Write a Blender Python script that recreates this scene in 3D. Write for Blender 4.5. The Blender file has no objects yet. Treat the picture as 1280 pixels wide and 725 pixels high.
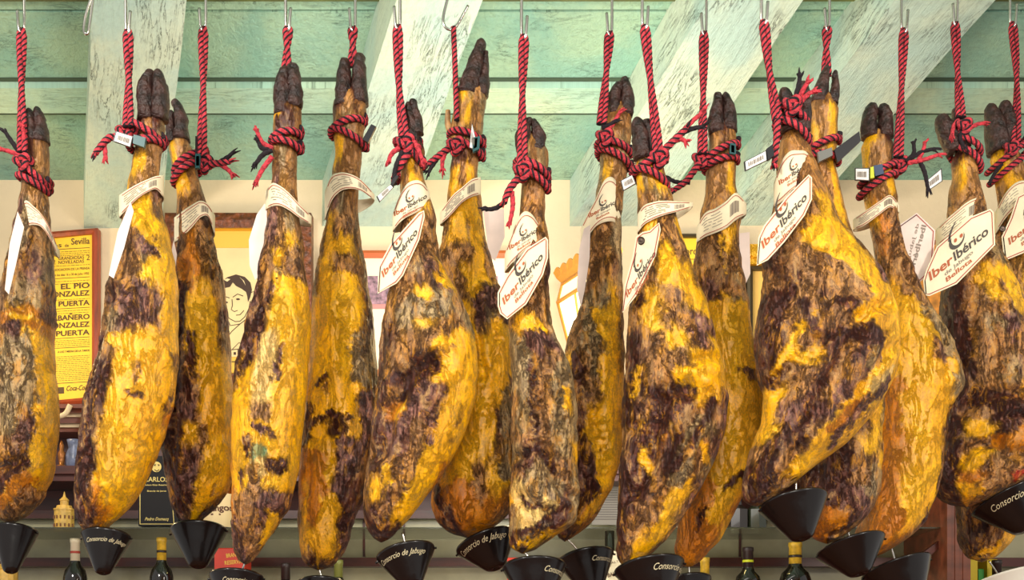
import bpy, math, random
import numpy as np
from mathutils import Vector
random.seed(7)
SC = bpy.context.scene
COL = SC.collection
F, HX, HY, CZ = 1400.0, 640.0, 820.0, 1.55      # focal length in pixels, principal column, horizon row, eye height
def P(x, y, Y):
    return np.array([(x-HX)*Y/F, Y, CZ+(HY-y)*Y/F])

# ------------------------------------------------------------------ materials
def lin(c):
    return tuple(((v/255)/12.92 if v/255 <= .04045 else ((v/255+.055)/1.055)**2.4) for v in c)+(1,)
MATS = {}
def mat(name, rgb, rough=.5, metal=0, spec=.5, emit=None, es=0, bump=0, bscale=40, var=0, vscale=8, trans=0, coat=0, stretch=None, alpha=1):
    if name in MATS: return MATS[name]
    m = bpy.data.materials.new(name); m.use_nodes = True
    nt = m.node_tree; b = nt.nodes['Principled BSDF']
    b.inputs['Base Color'].default_value = lin(rgb); b.inputs['Roughness'].default_value = rough
    b.inputs['Metallic'].default_value = metal; b.inputs['Specular IOR Level'].default_value = spec
    b.inputs['Transmission Weight'].default_value = trans; b.inputs['Coat Weight'].default_value = coat
    if emit:
        b.inputs['Emission Color'].default_value = lin(emit); b.inputs['Emission Strength'].default_value = es
    tc = nt.nodes.new('ShaderNodeTexCoord'); mp = nt.nodes.new('ShaderNodeMapping')
    nt.links.new(tc.outputs['Object'], mp.inputs['Vector'])
    if stretch: mp.inputs['Scale'].default_value = stretch
    if var:
        n = nt.nodes.new('ShaderNodeTexNoise'); n.inputs['Scale'].default_value = vscale; n.inputs['Detail'].default_value = 6
        nt.links.new(mp.outputs[0], n.inputs['Vector'])
        r = nt.nodes.new('ShaderNodeValToRGB')
        lo = tuple(max(0, v*(1-var)) for v in rgb); hi = tuple(min(255, v*(1+var*.6)) for v in rgb)
        r.color_ramp.elements[0].color = lin(lo); r.color_ramp.elements[1].color = lin(hi)
        r.color_ramp.elements[0].position = .3; r.color_ramp.elements[1].position = .7
        nt.links.new(n.outputs['Fac'], r.inputs[0]); nt.links.new(r.outputs[0], b.inputs['Base Color'])
    if bump:
        n = nt.nodes.new('ShaderNodeTexNoise'); n.inputs['Scale'].default_value = bscale; n.inputs['Detail'].default_value = 8
        nt.links.new(mp.outputs[0], n.inputs['Vector'])
        bp = nt.nodes.new('ShaderNodeBump'); bp.inputs['Strength'].default_value = bump; bp.inputs['Distance'].default_value = .01
        nt.links.new(n.outputs['Fac'], bp.inputs['Height']); nt.links.new(bp.outputs[0], b.inputs['Normal'])
    MATS[name] = m
    return m

def math_node(nt, op, a, b=None, clamp=False):
    n = nt.nodes.new('ShaderNodeMath'); n.operation = op; n.use_clamp = clamp
    for i, v in enumerate((a, b)):
        if v is None: continue
        if isinstance(v, (int, float)): n.inputs[i].default_value = v
        else: nt.links.new(v, n.inputs[i])
    return n.outputs[0]
def mixc(nt, fac, a, b, mode='MIX'):
    n = nt.nodes.new('ShaderNodeMix'); n.data_type = 'RGBA'; n.blend_type = mode
    for i, v in ((0, fac), (6, a), (7, b)):
        if isinstance(v, (int, float)): n.inputs[i].default_value = v
        elif isinstance(v, tuple): n.inputs[i].default_value = v
        else: nt.links.new(v, n.inputs[i])
    return n.outputs[2]
def noise(nt, vec, scale, detail=6, rough=.6, dist=0):
    n = nt.nodes.new('ShaderNodeTexNoise'); n.inputs['Scale'].default_value = scale; n.inputs['Detail'].default_value = detail
    n.inputs['Roughness'].default_value = rough; n.inputs['Distortion'].default_value = dist
    nt.links.new(vec, n.inputs['Vector']); return n.outputs['Fac']
def smap(nt, v, lo, hi, a=0., b=1.):
    n = nt.nodes.new('ShaderNodeMapRange'); n.interpolation_type = 'SMOOTHSTEP'
    nt.links.new(v, n.inputs[0])
    for i, q in ((1, lo), (2, hi), (3, a), (4, b)): n.inputs[i].default_value = q
    return n.outputs[0]

def ham_material():
    m = bpy.data.materials.new('cured_ham_skin'); m.use_nodes = True
    nt = m.node_tree; b = nt.nodes['Principled BSDF']
    at = nt.nodes.new('ShaderNodeAttribute'); at.attribute_name = 'tone'
    tc = nt.nodes.new('ShaderNodeTexCoord'); mp = nt.nodes.new('ShaderNodeMapping')
    mp.inputs['Scale'].default_value = (1, 1, .42); mp.inputs['Rotation'].default_value = (0, .25, 0)
    nt.links.new(tc.outputs['Object'], mp.inputs['Vector']); v = mp.outputs[0]
    w = at.outputs['Alpha']      # how wrinkled the skin is
    o_ = tc.outputs['Object']
    n1 = noise(nt, v, 30, 10, .72, .6)
    n2 = noise(nt, v, 88, 8, .70, .5)
    n3 = noise(nt, o_, 230, 4, .6, .3)
    n4 = noise(nt, v, 12, 6, .6, .5)
    gr = smap(nt, n3, .3, .7, .78, 1.2)
    # warm to olive drift of the fat, pale dry flecks on the skin
    hue = mixc(nt, smap(nt, n4, .35, .65), lin((250, 236, 205)), lin((255, 255, 255)))
    c = mixc(nt, 1.0, at.outputs['Color'], hue, 'MULTIPLY')
    light = math_node(nt, 'ADD', 1.0, math_node(nt, 'MULTIPLY', smap(nt, n2, .30, .70, -.52, .42), math_node(nt, 'ADD', .22, w)))
    cc = nt.nodes.new('ShaderNodeCombineColor')
    light = math_node(nt, 'MULTIPLY', light, gr)
    for i in range(3): nt.links.new(light, cc.inputs[i])
    c = mixc(nt, 1.0, c, cc.outputs[0], 'MULTIPLY')
    fleck = math_node(nt, 'MULTIPLY', smap(nt, n1, .55, .64, 0, .75), w)
    brn = math_node(nt, 'MULTIPLY', smap(nt, noise(nt, v, 14, 8, .7, 1.0), .52, .62, 0, .5), math_node(nt, 'SUBTRACT', 1.0, w))
    c = mixc(nt, brn, c, lin((186, 128, 14)))
    c = mixc(nt, fleck, c, lin((206, 160, 100)))
    gold = math_node(nt, 'MULTIPLY', smap(nt, noise(nt, v, 40, 9, .74, .8), .53, .60, 0, .75), w)
    c = mixc(nt, gold, c, lin((206, 138, 12)))
    blot = smap(nt, noise(nt, v, 19, 10, .74, .9), .555, .61, 0, .8)
    c = mixc(nt, math_node(nt, 'MULTIPLY', blot, math_node(nt, 'ADD', w, .05)), c, lin((58, 22, 22)))
    ridge = math_node(nt, 'ABSOLUTE', math_node(nt, 'SUBTRACT', n1, .47))
    vein = smap(nt, ridge, .0, .022, 1., 0)
    ridge2 = math_node(nt, 'ABSOLUTE', math_node(nt, 'SUBTRACT', n2, .48))
    vein2 = smap(nt, ridge2, 0, .028, .9, 0)
    w1 = math_node(nt, 'ADD', math_node(nt, 'MULTIPLY', w, 1.0), -.04)
    c = mixc(nt, math_node(nt, 'MULTIPLY', vein, w1), c, lin((52, 20, 16)))
    c = mixc(nt, math_node(nt, 'MULTIPLY', vein2, w1), c, lin((64, 30, 32)))
    nt.links.new(c, b.inputs['Base Color'])
    b.inputs['Roughness'].default_value = .40; b.inputs['Specular IOR Level'].default_value = .5
    h = math_node(nt, 'ADD', math_node(nt, 'MULTIPLY', n2, 1.0), math_node(nt, 'MULTIPLY', n3, .25))
    h = math_node(nt, 'ADD', h, math_node(nt, 'MULTIPLY', math_node(nt, 'MINIMUM', ridge, .04), 20.0))
    h = math_node(nt, 'MULTIPLY', h, math_node(nt, 'ADD', math_node(nt, 'MULTIPLY', w, 1.0), .06))
    bp = nt.nodes.new('ShaderNodeBump'); bp.inputs['Strength'].default_value = .9; bp.inputs['Distance'].default_value = .006
    nt.links.new(h, bp.inputs['Height']); nt.links.new(bp.outputs[0], b.inputs['Normal'])
    return m

def paint_material(name, base, dark, sx, sz, crack=.5, rough_b=.5, patches=0.):
    """old mint paint on timber; uses the mesh UV map (u along the grain)"""
    m = bpy.data.materials.new(name); m.use_nodes = True
    nt = m.node_tree; b = nt.nodes['Principled BSDF']
    uv = nt.nodes.new('ShaderNodeUVMap'); mp = nt.nodes.new('ShaderNodeMapping')
    mp.inputs['Scale'].default_value = (sx, sz, 1); nt.links.new(uv.outputs[0], mp.inputs['Vector']); v = mp.outputs[0]
    big = noise(nt, uv.outputs[0], 3.2, 4, .6, .5)
    n1 = noise(nt, v, 7, 8, .7, .9); n2 = noise(nt, uv.outputs[0], 60, 6, .7, .3)
    c = mixc(nt, smap(nt, big, .35, .65), lin(base), lin(tuple(min(255, q*1.0+d) for q, d in zip(base, (26, 12, 0)))))
    c = mixc(nt, smap(nt, n2, .4, .8, 0, .35), c, lin(tuple(q*.72 for q in base)))
    rid = math_node(nt, 'ABSOLUTE', math_node(nt, 'SUBTRACT', n1, .5))
    msk = smap(nt, noise(nt, uv.outputs[0], 5, 3, .5, 0), .48, .6, 0, 1)
    cr = math_node(nt, 'MULTIPLY', smap(nt, rid, 0, .014, 1, 0), msk)
    c = mixc(nt, math_node(nt, 'MULTIPLY', cr, crack), c, lin(dark))
    nt.links.new(c, b.inputs['Base Color']); b.inputs['Roughness'].default_value = .55
    h = math_node(nt, 'SUBTRACT', math_node(nt, 'ADD', n1, math_node(nt, 'MULTIPLY', n2, rough_b)), math_node(nt, 'MULTIPLY', cr, 1.5))
    bp = nt.nodes.new('ShaderNodeBump'); bp.inputs['Strength'].default_value = .6; bp.inputs['Distance'].default_value = .012
    nt.links.new(h, bp.inputs['Height']); nt.links.new(bp.outputs[0], b.inputs['Normal'])
    return m

# ------------------------------------------------------------------ objects
WL = {}
def tag(o, label, cat, group=None, kind=None):
    if label: o['label'] = label
    if cat: o['category'] = cat
    if group: o['group'] = group
    if kind: o['kind'] = kind
    return o
def empty(name, loc, label, cat, group=None):
    o = bpy.data.objects.new(name, None); o.empty_display_size = .02; COL.objects.link(o)
    o.location = tuple(loc); WL[o.name] = np.array(loc, float)
    return tag(o, label, cat, group)
class MB:
    def __init__(s): s.v = []; s.f = []; s.m = []; s.uv = None
    def add(s, verts, faces, mi=0):
        k = len(s.v); s.v += [tuple(map(float, q)) for q in verts]
        s.f += [tuple(i+k for i in f) for f in faces]; s.m += [mi]*len(faces); return s
    def box(s, a, b, mi=0):
        (x0, y0, z0), (x1, y1, z1) = a, b
        return s.add([(x0,y0,z0),(x1,y0,z0),(x1,y1,z0),(x0,y1,z0),(x0,y0,z1),(x1,y0,z1),(x1,y1,z1),(x0,y1,z1)],
              [(0,3,2,1),(4,5,6,7),(0,1,5,4),(1,2,6,5),(2,3,7,6),(3,0,4,7)], mi)
    def slab(s, pts, off, mi=0):
        """closed polygon pts (3D) thickened by vector off"""
        n = len(pts); a = [np.array(p, float) for p in pts]; b = [p+np.array(off, float) for p in a]
        return s.add(a+b, [tuple(range(n)), tuple(range(2*n-1, n-1, -1))]+[(i, (i+1) % n, n+(i+1) % n, n+i)[::-1] for i in range(n)], mi)
    def tube(s, pts, rad, n=10, mi=0, caps=True, flat=1.0):
        pts = [np.array(p, float) for p in pts]; N = len(pts)
        rad = [rad]*N if isinstance(rad, (int, float)) else rad
        fr = frames(pts); V = []
        for p, (a, b), r in zip(pts, fr, rad):
            for k in range(n):
                t = 2*math.pi*k/n; V.append(p+a*math.cos(t)*r+b*math.sin(t)*r*flat)
        Fc = [(i*n+k, i*n+(k+1) % n, (i+1)*n+(k+1) % n, (i+1)*n+k) for i in range(N-1) for k in range(n)]
        if caps: Fc += [tuple(range(n-1, -1, -1)), tuple((N-1)*n+k for k in range(n))]
        return s.add(V, Fc, mi)
    def lathe(s, base, axis, prof, n=32, mi=0, u=None):
        """prof = list of (distance along axis, radius)"""
        ax = np.array(axis, float); ax /= np.linalg.norm(ax)
        u = np.array(u if u is not None else ((1, 0, 0) if abs(ax[0]) < .9 else (0, 1, 0)), float)
        u = u-ax*u.dot(ax); u /= np.linalg.norm(u); w = np.cross(ax, u); V = []
        for d, r in prof:
            for k in range(n):
                t = 2*math.pi*k/n; V.append(np.array(base)+ax*d+(u*math.cos(t)+w*math.sin(t))*r)
        N = len(prof)
        Fc = [(i*n+k, i*n+(k+1) % n, (i+1)*n+(k+1) % n, (i+1)*n+k) for i in range(N-1) for k in range(n)]
        Fc += [tuple(range(n-1, -1, -1)), tuple((N-1)*n+k for k in range(n))]
        return s.add(V, Fc, mi)
    def build(s, name, mats, parent=None, smooth=False, uvfun=None):
        V = np.array(s.v, float); c = (V.min(0)+V.max(0))/2
        me = bpy.data.meshes.new(name); me.from_pydata((V-c).tolist(), [], s.f)
        for m in (mats if isinstance(mats, (list, tuple)) else [mats]): me.materials.append(m)
        if any(s.m): me.polygons.foreach_set('material_index', s.m)
        if smooth: me.polygons.foreach_set('use_smooth', [True]*len(me.polygons))
        if uvfun is not None:
            ul = me.uv_layers.new(name='UVMap'); uvv = uvfun(V)
            idx = np.zeros(len(me.loops), int); me.loops.foreach_get('vertex_index', idx)
            ul.data.foreach_set('uv', uvv[idx].astype(float).ravel())
        me.update()
        o = bpy.data.objects.new(name, me); COL.objects.link(o)
        if parent is not None:
            o.parent = parent; pw = WL[parent.name]
        else: pw = np.zeros(3)
        o.location = tuple(c-pw); WL[o.name] = c
        return o
def frames(pts):
    N = len(pts); T = []
    for i in range(N):
        t = pts[min(i+1, N-1)]-pts[max(i-1, 0)]; T.append(t/(np.linalg.norm(t)+1e-12))
    a = np.cross(T[0], (0, 1, 0)) if abs(T[0][1]) < .9 else np.cross(T[0], (1, 0, 0)); a /= np.linalg.norm(a); out = []
    for t in T:
        a = a-t*a.dot(t); a /= np.linalg.norm(a)+1e-12; out.append((a, np.cross(t, a)))
    return out
def spline(pts, n=12):
    """Catmull-Rom through the points"""
    p = [np.array(q, float) for q in pts]
    if len(p) < 3: return [p[0]+(p[-1]-p[0])*i/n for i in range(n+1)]
    p = [2*p[0]-p[1]]+p+[2*p[-1]-p[-2]]; out = []
    for i in range(1, len(p)-2):
        for k in range(n):
            t = k/n
            out.append(.5*((2*p[i])+(-p[i-1]+p[i+1])*t+(2*p[i-1]-5*p[i]+4*p[i+1]-p[i+2])*t*t+(-p[i-1]+3*p[i]-3*p[i+1]+p[i+2])*t**3))
    out.append(p[-2]); return out

# text: glyph outlines as flat triangles, cached, in units of cap size
TXT = {}
def text2d(s, bold=0.0, shear=0.0):
    key = (s, bold, shear)
    if key in TXT: return TXT[key]
    cu = bpy.data.curves.new('lettering', 'FONT'); cu.body = s; cu.size = 1; cu.offset = bold; cu.shear = shear; cu.resolution_u = 3
    o = bpy.data.objects.new('lettering', cu); COL.objects.link(o)
    dg = bpy.context.evaluated_depsgraph_get(); me = bpy.data.meshes.new_from_object(o.evaluated_get(dg))
    V = np.array([v.co[:2] for v in me.vertices]); Fc = [tuple(p.vertices) for p in me.polygons]
    bpy.data.objects.remove(o); bpy.data.curves.remove(cu); bpy.data.meshes.remove(me)
    w = V[:, 0].max()-V[:, 0].min(); V[:, 0] -= V[:, 0].min()
    TXT[key] = (V, Fc, w); return TXT[key]
def put_text(mb, s, org, end, fn, h=None, mi=0, bold=0., shear=0., upside=1, nv=None):
    """write s from pixel org towards pixel end (baseline), fn(px,py)->3D"""
    V, Fc, w = text2d(s, bold, shear)
    d = np.array(end, float)-np.array(org, float); L = np.linalg.norm(d); d /= L; k = L/w
    n = np.array([d[1], -d[0]])*upside if nv is None else np.array(nv); kh = k if h is None else h/.72
    mb.add([fn(*(np.array(org)+d*v[0]*k+n*v[1]*kh)) for v in V], Fc, mi)
def ribbon(mb, pts, wid, fn, mi=0):
    pts = [np.array(p, float) for p in pts]; V = []
    for i, p in enumerate(pts):
        t = pts[min(i+1, len(pts)-1)]-pts[max(i-1, 0)]; t /= np.linalg.norm(t)+1e-9; n = np.array([-t[1], t[0]])
        ww = wid[i] if isinstance(wid, (list, tuple)) else wid
        V += [fn(*(p+n*ww/2)), fn(*(p-n*ww/2))]
    mb.add(V, [(2*i, 2*i+1, 2*i+3, 2*i+2) for i in range(len(pts)-1)], mi)
def polyf(mb, pts, fn, mi=0):
    mb.add([fn(*p) for p in pts], [tuple(range(len(pts)))], mi)

# numpy value noise
_rs = np.random.RandomState(3); _tab = _rs.rand(64, 64, 64)
def vnoise(p):
    i = np.floor(p).astype(int); f = p-i; f = f*f*(3-2*f); r = 0
    for dx in (0, 1):
        for dy in (0, 1):
            for dz in (0, 1):
                w = (f[..., 0] if dx else 1-f[..., 0])*(f[..., 1] if dy else 1-f[..., 1])*(f[..., 2] if dz else 1-f[..., 2])
                r = r+w*_tab[(i[..., 0]+dx) % 64, (i[..., 1]+dy) % 64, (i[..., 2]+dz) % 64]
    return r*2-1
def fbm(p, o=4, g=.55):
    a, r, s = 1., 0, 0
    for k in range(o): r = r+a*vnoise(p*2**k+k*11.3); s += a; a *= g
    return r/s
def interp_s(y, ys, vs):
    """monotone-ish smooth interpolation"""
    ys = np.array(ys, float); vs = np.array(vs, float)
    m = np.gradient(vs, ys); i = np.clip(np.searchsorted(ys, y)-1, 0, len(ys)-2)
    h = ys[i+1]-ys[i]; t = np.clip((y-ys[i])/h, 0, 1)
    return ((2*t**3-3*t**2+1)*vs[i]+(t**3-2*t**2+t)*h*m[i]+(-2*t**3+3*t**2)*vs[i+1]+(t**3-t**2)*h*m[i+1])

# ------------------------------------------------------------------ the hams
PAL = {'Y': ((250, 186, 0), .22), 'O': ((208, 128, 6), .34), 'T': ((174, 124, 70), .85), 'G': ((170, 144, 102), .75), 'D': ((84, 38, 20), .95),
       'P': ((132, 88, 78), .95), 'W': ((240, 200, 120), .35), 'B': ((110, 150, 110), .3), 'R': ((170, 40, 14), .3)}
HAM = ham_material()
M_hoof = mat('hoof_horn', (52, 31, 26), .4, bump=1.0, bscale=90, var=.85, vscale=45)
M_hooft = mat('dewclaw_skin', (176, 134, 84), .5, bump=.4, bscale=80, var=.35, vscale=60)
ORD = ['leftmost', 'second', 'third', 'fourth', 'fifth', 'sixth', 'seventh', 'eighth', 'eighth', 'seventh', 'sixth', 'fifth', 'fourth', 'third', 'second', 'rightmost']
def ref(i):
    if i == 0: return 'the leftmost ham'
    if i == 15: return 'the rightmost ham'
    return 'the %s ham from the %s' % (ORD[i], 'left' if i < 8 else 'right')
STROKES = [
 [('G',14,(20,450),(25,540)),('Y',7,(58,430),(66,490),(63,550),(50,605)),('O',7,(22,405),(38,396),(55,412)),('Y',4,(30,402),(50,404)),('O',6,(8,635),(30,615),(45,600)),('D',6,(5,624),(20,600),(42,582))],
 [('Y',9,(180,262),(195,310),(206,350)),('P',8,(184,318),(194,322)),('P',10,(160,385),(180,380),(195,392)),('Y',8,(155,438),(175,435),(192,455)),('Y',14,(206,450),(200,500),(185,560),(165,615)),('Y',6,(160,520),(155,560),(145,610)),('D',13,(142,470),(122,515),(112,580),(108,640)),('P',4,(176,500),(190,505))],
 [('O',8,(238,330),(240,375)),('D',11,(232,370),(228,450),(225,540),(234,630)),('D',6,(250,420),(248,500)),('Y',9,(248,385),(262,430),(272,500),(282,560),(264,620)),('Y',5,(241,545),(242,552)),('P',7,(250,585),(244,600))],
 [('Y',13,(362,375),(372,450),(368,540)),('Y',9,(310,490),(305,560),(302,600)),('D',6,(345,365),(327,415),(312,465)),('W',7,(340,430),(333,485)),('P',3,(360,440),(352,480)),('P',5,(330,540),(345,553)),('D',5,(316,560),(318,570)),('B',5,(327,570),(338,574)),('W',4,(333,585),(336,600)),('D',7,(352,588),(354,594)),('P',7,(330,638),(352,622)),('D',4,(312,600),(313,612)),('Y',7,(345,650),(330,680)),('P',6,(296,655),(300,690)),('D',4,(360,640),(340,680))],
 [('Y',14,(402,420),(396,500),(402,560)),('Y',14,(425,390),(436,470)),('G',8,(450,430),(455,480)),('P',8,(462,500),(462,560)),('D',4,(392,538),(420,527),(442,532)),('D',4,(404,486),(412,478)),('O',13,(400,580),(404,650)),('Y',11,(418,630),(412,690)),('D',6,(442,590),(430,660)),('P',5,(432,560),(435,600)),('D',5,(390,515),(386,555))],
 [('G',12,(520,395),(555,400)),('D',6,(487,410),(478,500),(475,590)),('T',8,(530,560),(500,620)),('Y',12,(578,435),(582,478),(558,540),(533,600),(505,648)),('Y',8,(548,445),(560,440)),('D',7,(550,466),(525,480),(505,500)),('P',7,(535,492),(515,530),(500,570)),('Y',4,(508,512),(500,532)),('Y',5,(490,595),(490,610)),('D',9,(470,650),(484,672)),('Y',5,(548,352),(562,366)),('P',4,(545,500),(540,560)),('O',4,(520,660),(505,670))],
 [('Y',7,(590,265),(600,320),(598,350)),('Y',8,(580,400),(590,440)),('P',9,(602,385),(625,380),(633,400)),('Y',10,(605,440),(614,500),(606,560)),('Y',6,(620,405),(626,430)),('G',6,(633,500),(632,600)),('Y',10,(575,560),(582,600)),('O',14,(570,620),(590,650)),('D',5,(545,610),(560,650))],
 [('G',9,(700,470),(700,570)),('G',9,(655,460),(655,540)),('Y',5,(645,415),(665,410),(678,418)),('P',7,(662,434),(676,452)),('Y',4,(706,495),(707,518)),('W',10,(650,615),(658,652),(682,640)),('G',12,(670,600),(690,620)),('D',4,(645,590),(665,562),(690,592)),('D',5,(640,676),(670,662),(702,642)),('D',3,(650,622),(665,637),(684,642)),('Y',3,(650,684),(690,668)),('D',3,(662,460),(668,560))],
 [('G',10,(740,380),(735,440)),('Y',6,(745,400),(755,430)),('Y',10,(753,460),(762,500),(768,560),(757,610)),('Y',4,(738,545),(750,600)),('D',6,(728,560),(736,620)),('D',8,(715,645),(740,612)),('Y',3,(722,655),(750,630)),('D',4,(722,450),(726,540))],
 [('Y',8,(830,352),(858,366),(882,392)),('P',6,(860,415),(875,440)),('Y',9,(890,470),(870,485),(845,482)),('G',10,(868,535),(850,580),(838,605)),('D',11,(850,500),(825,515),(808,562),(798,600)),('Y',5,(800,568),(806,592)),('D',6,(790,520),(788,640)),('Y',6,(838,628),(822,658),(800,692)),('Y',5,(873,568),(878,582)),('D',4,(885,510),(860,562),(835,590)),('D',5,(790,430),(784,500)),('Y',4,(795,470),(790,500))],
 [('Y',32,(905,415),(925,500),(910,585)),('T',9,(885,300),(890,350)),('T',6,(905,360),(915,376)),('P',5,(925,472),(937,478)),('O',15,(885,625),(870,690)),('Y',10,(905,600),(890,650)),('D',3,(866,668),(878,640)),('D',3,(900,618),(925,600))],
 [('Y',14,(1005,312),(1055,338),(1090,375)),('T',14,(1010,350),(990,400)),('D',10,(962,380),(956,440),(962,480)),('Y',16,(1103,372),(1112,430),(1092,478),(1048,528),(1000,588)),('Y',10,(1080,398),(1060,410)),('D',8,(1070,420),(1035,438),(1010,500),(985,560)),('T',5,(1045,448),(1018,505)),('O',9,(1030,545),(1058,520)),('P',6,(1093,338),(1096,356)),('Y',5,(1000,405),(980,440),(962,470)),('D',6,(990,395),(1003,428)),('W',5,(1100,470),(1075,495)),('P',4,(1100,480),(1060,525),(1030,560)),('D',10,(950,600),(945,620)),('G',6,(1075,450),(1068,470))],
 [('D',12,(1040,555),(1030,625)),('Y',6,(1086,490),(1085,560)),('P',9,(1052,622),(1072,642)),('O',8,(1008,662),(1040,652)),('G',6,(1080,590),(1085,620))],
 [('Y',17,(1122,395),(1130,450),(1148,520),(1146,620)),('O',9,(1102,470),(1102,640)),('G',9,(1172,428),(1188,480)),('P',5,(1155,452),(1166,458)),('G',8,(1150,400),(1165,420)),('Y',7,(1176,462),(1182,470)),('D',5,(1183,515),(1174,580),(1162,650)),('T',8,(1112,300),(1120,350)),('O',10,(1110,650),(1085,690))],
 [('D',14,(1200,500),(1260,520)),('D',8,(1188,400),(1198,470)),('T',7,(1230,425),(1232,475)),('T',6,(1265,410),(1268,450)),('Y',7,(1212,360),(1238,348),(1252,382)),('Y',5,(1262,370),(1275,395)),('P',5,(1245,400),(1248,440)),('Y',7,(1202,540),(1212,548)),('O',8,(1228,562),(1258,550),(1277,553)),('D',5,(1222,530),(1240,520),(1278,515)),('R',5,(1245,603),(1278,588)),('Y',6,(1190,612),(1205,618)),('D',6,(1186,560),(1178,600)),('T',6,(1215,590),(1240,580))],
 [('Y',5,(1215,696),(1245,682),(1272,665)),('D',6,(1208,650),(1212,690))],
]
def hd_of(hw): return np.minimum(hw*.95, .026+hw*.5)
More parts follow.
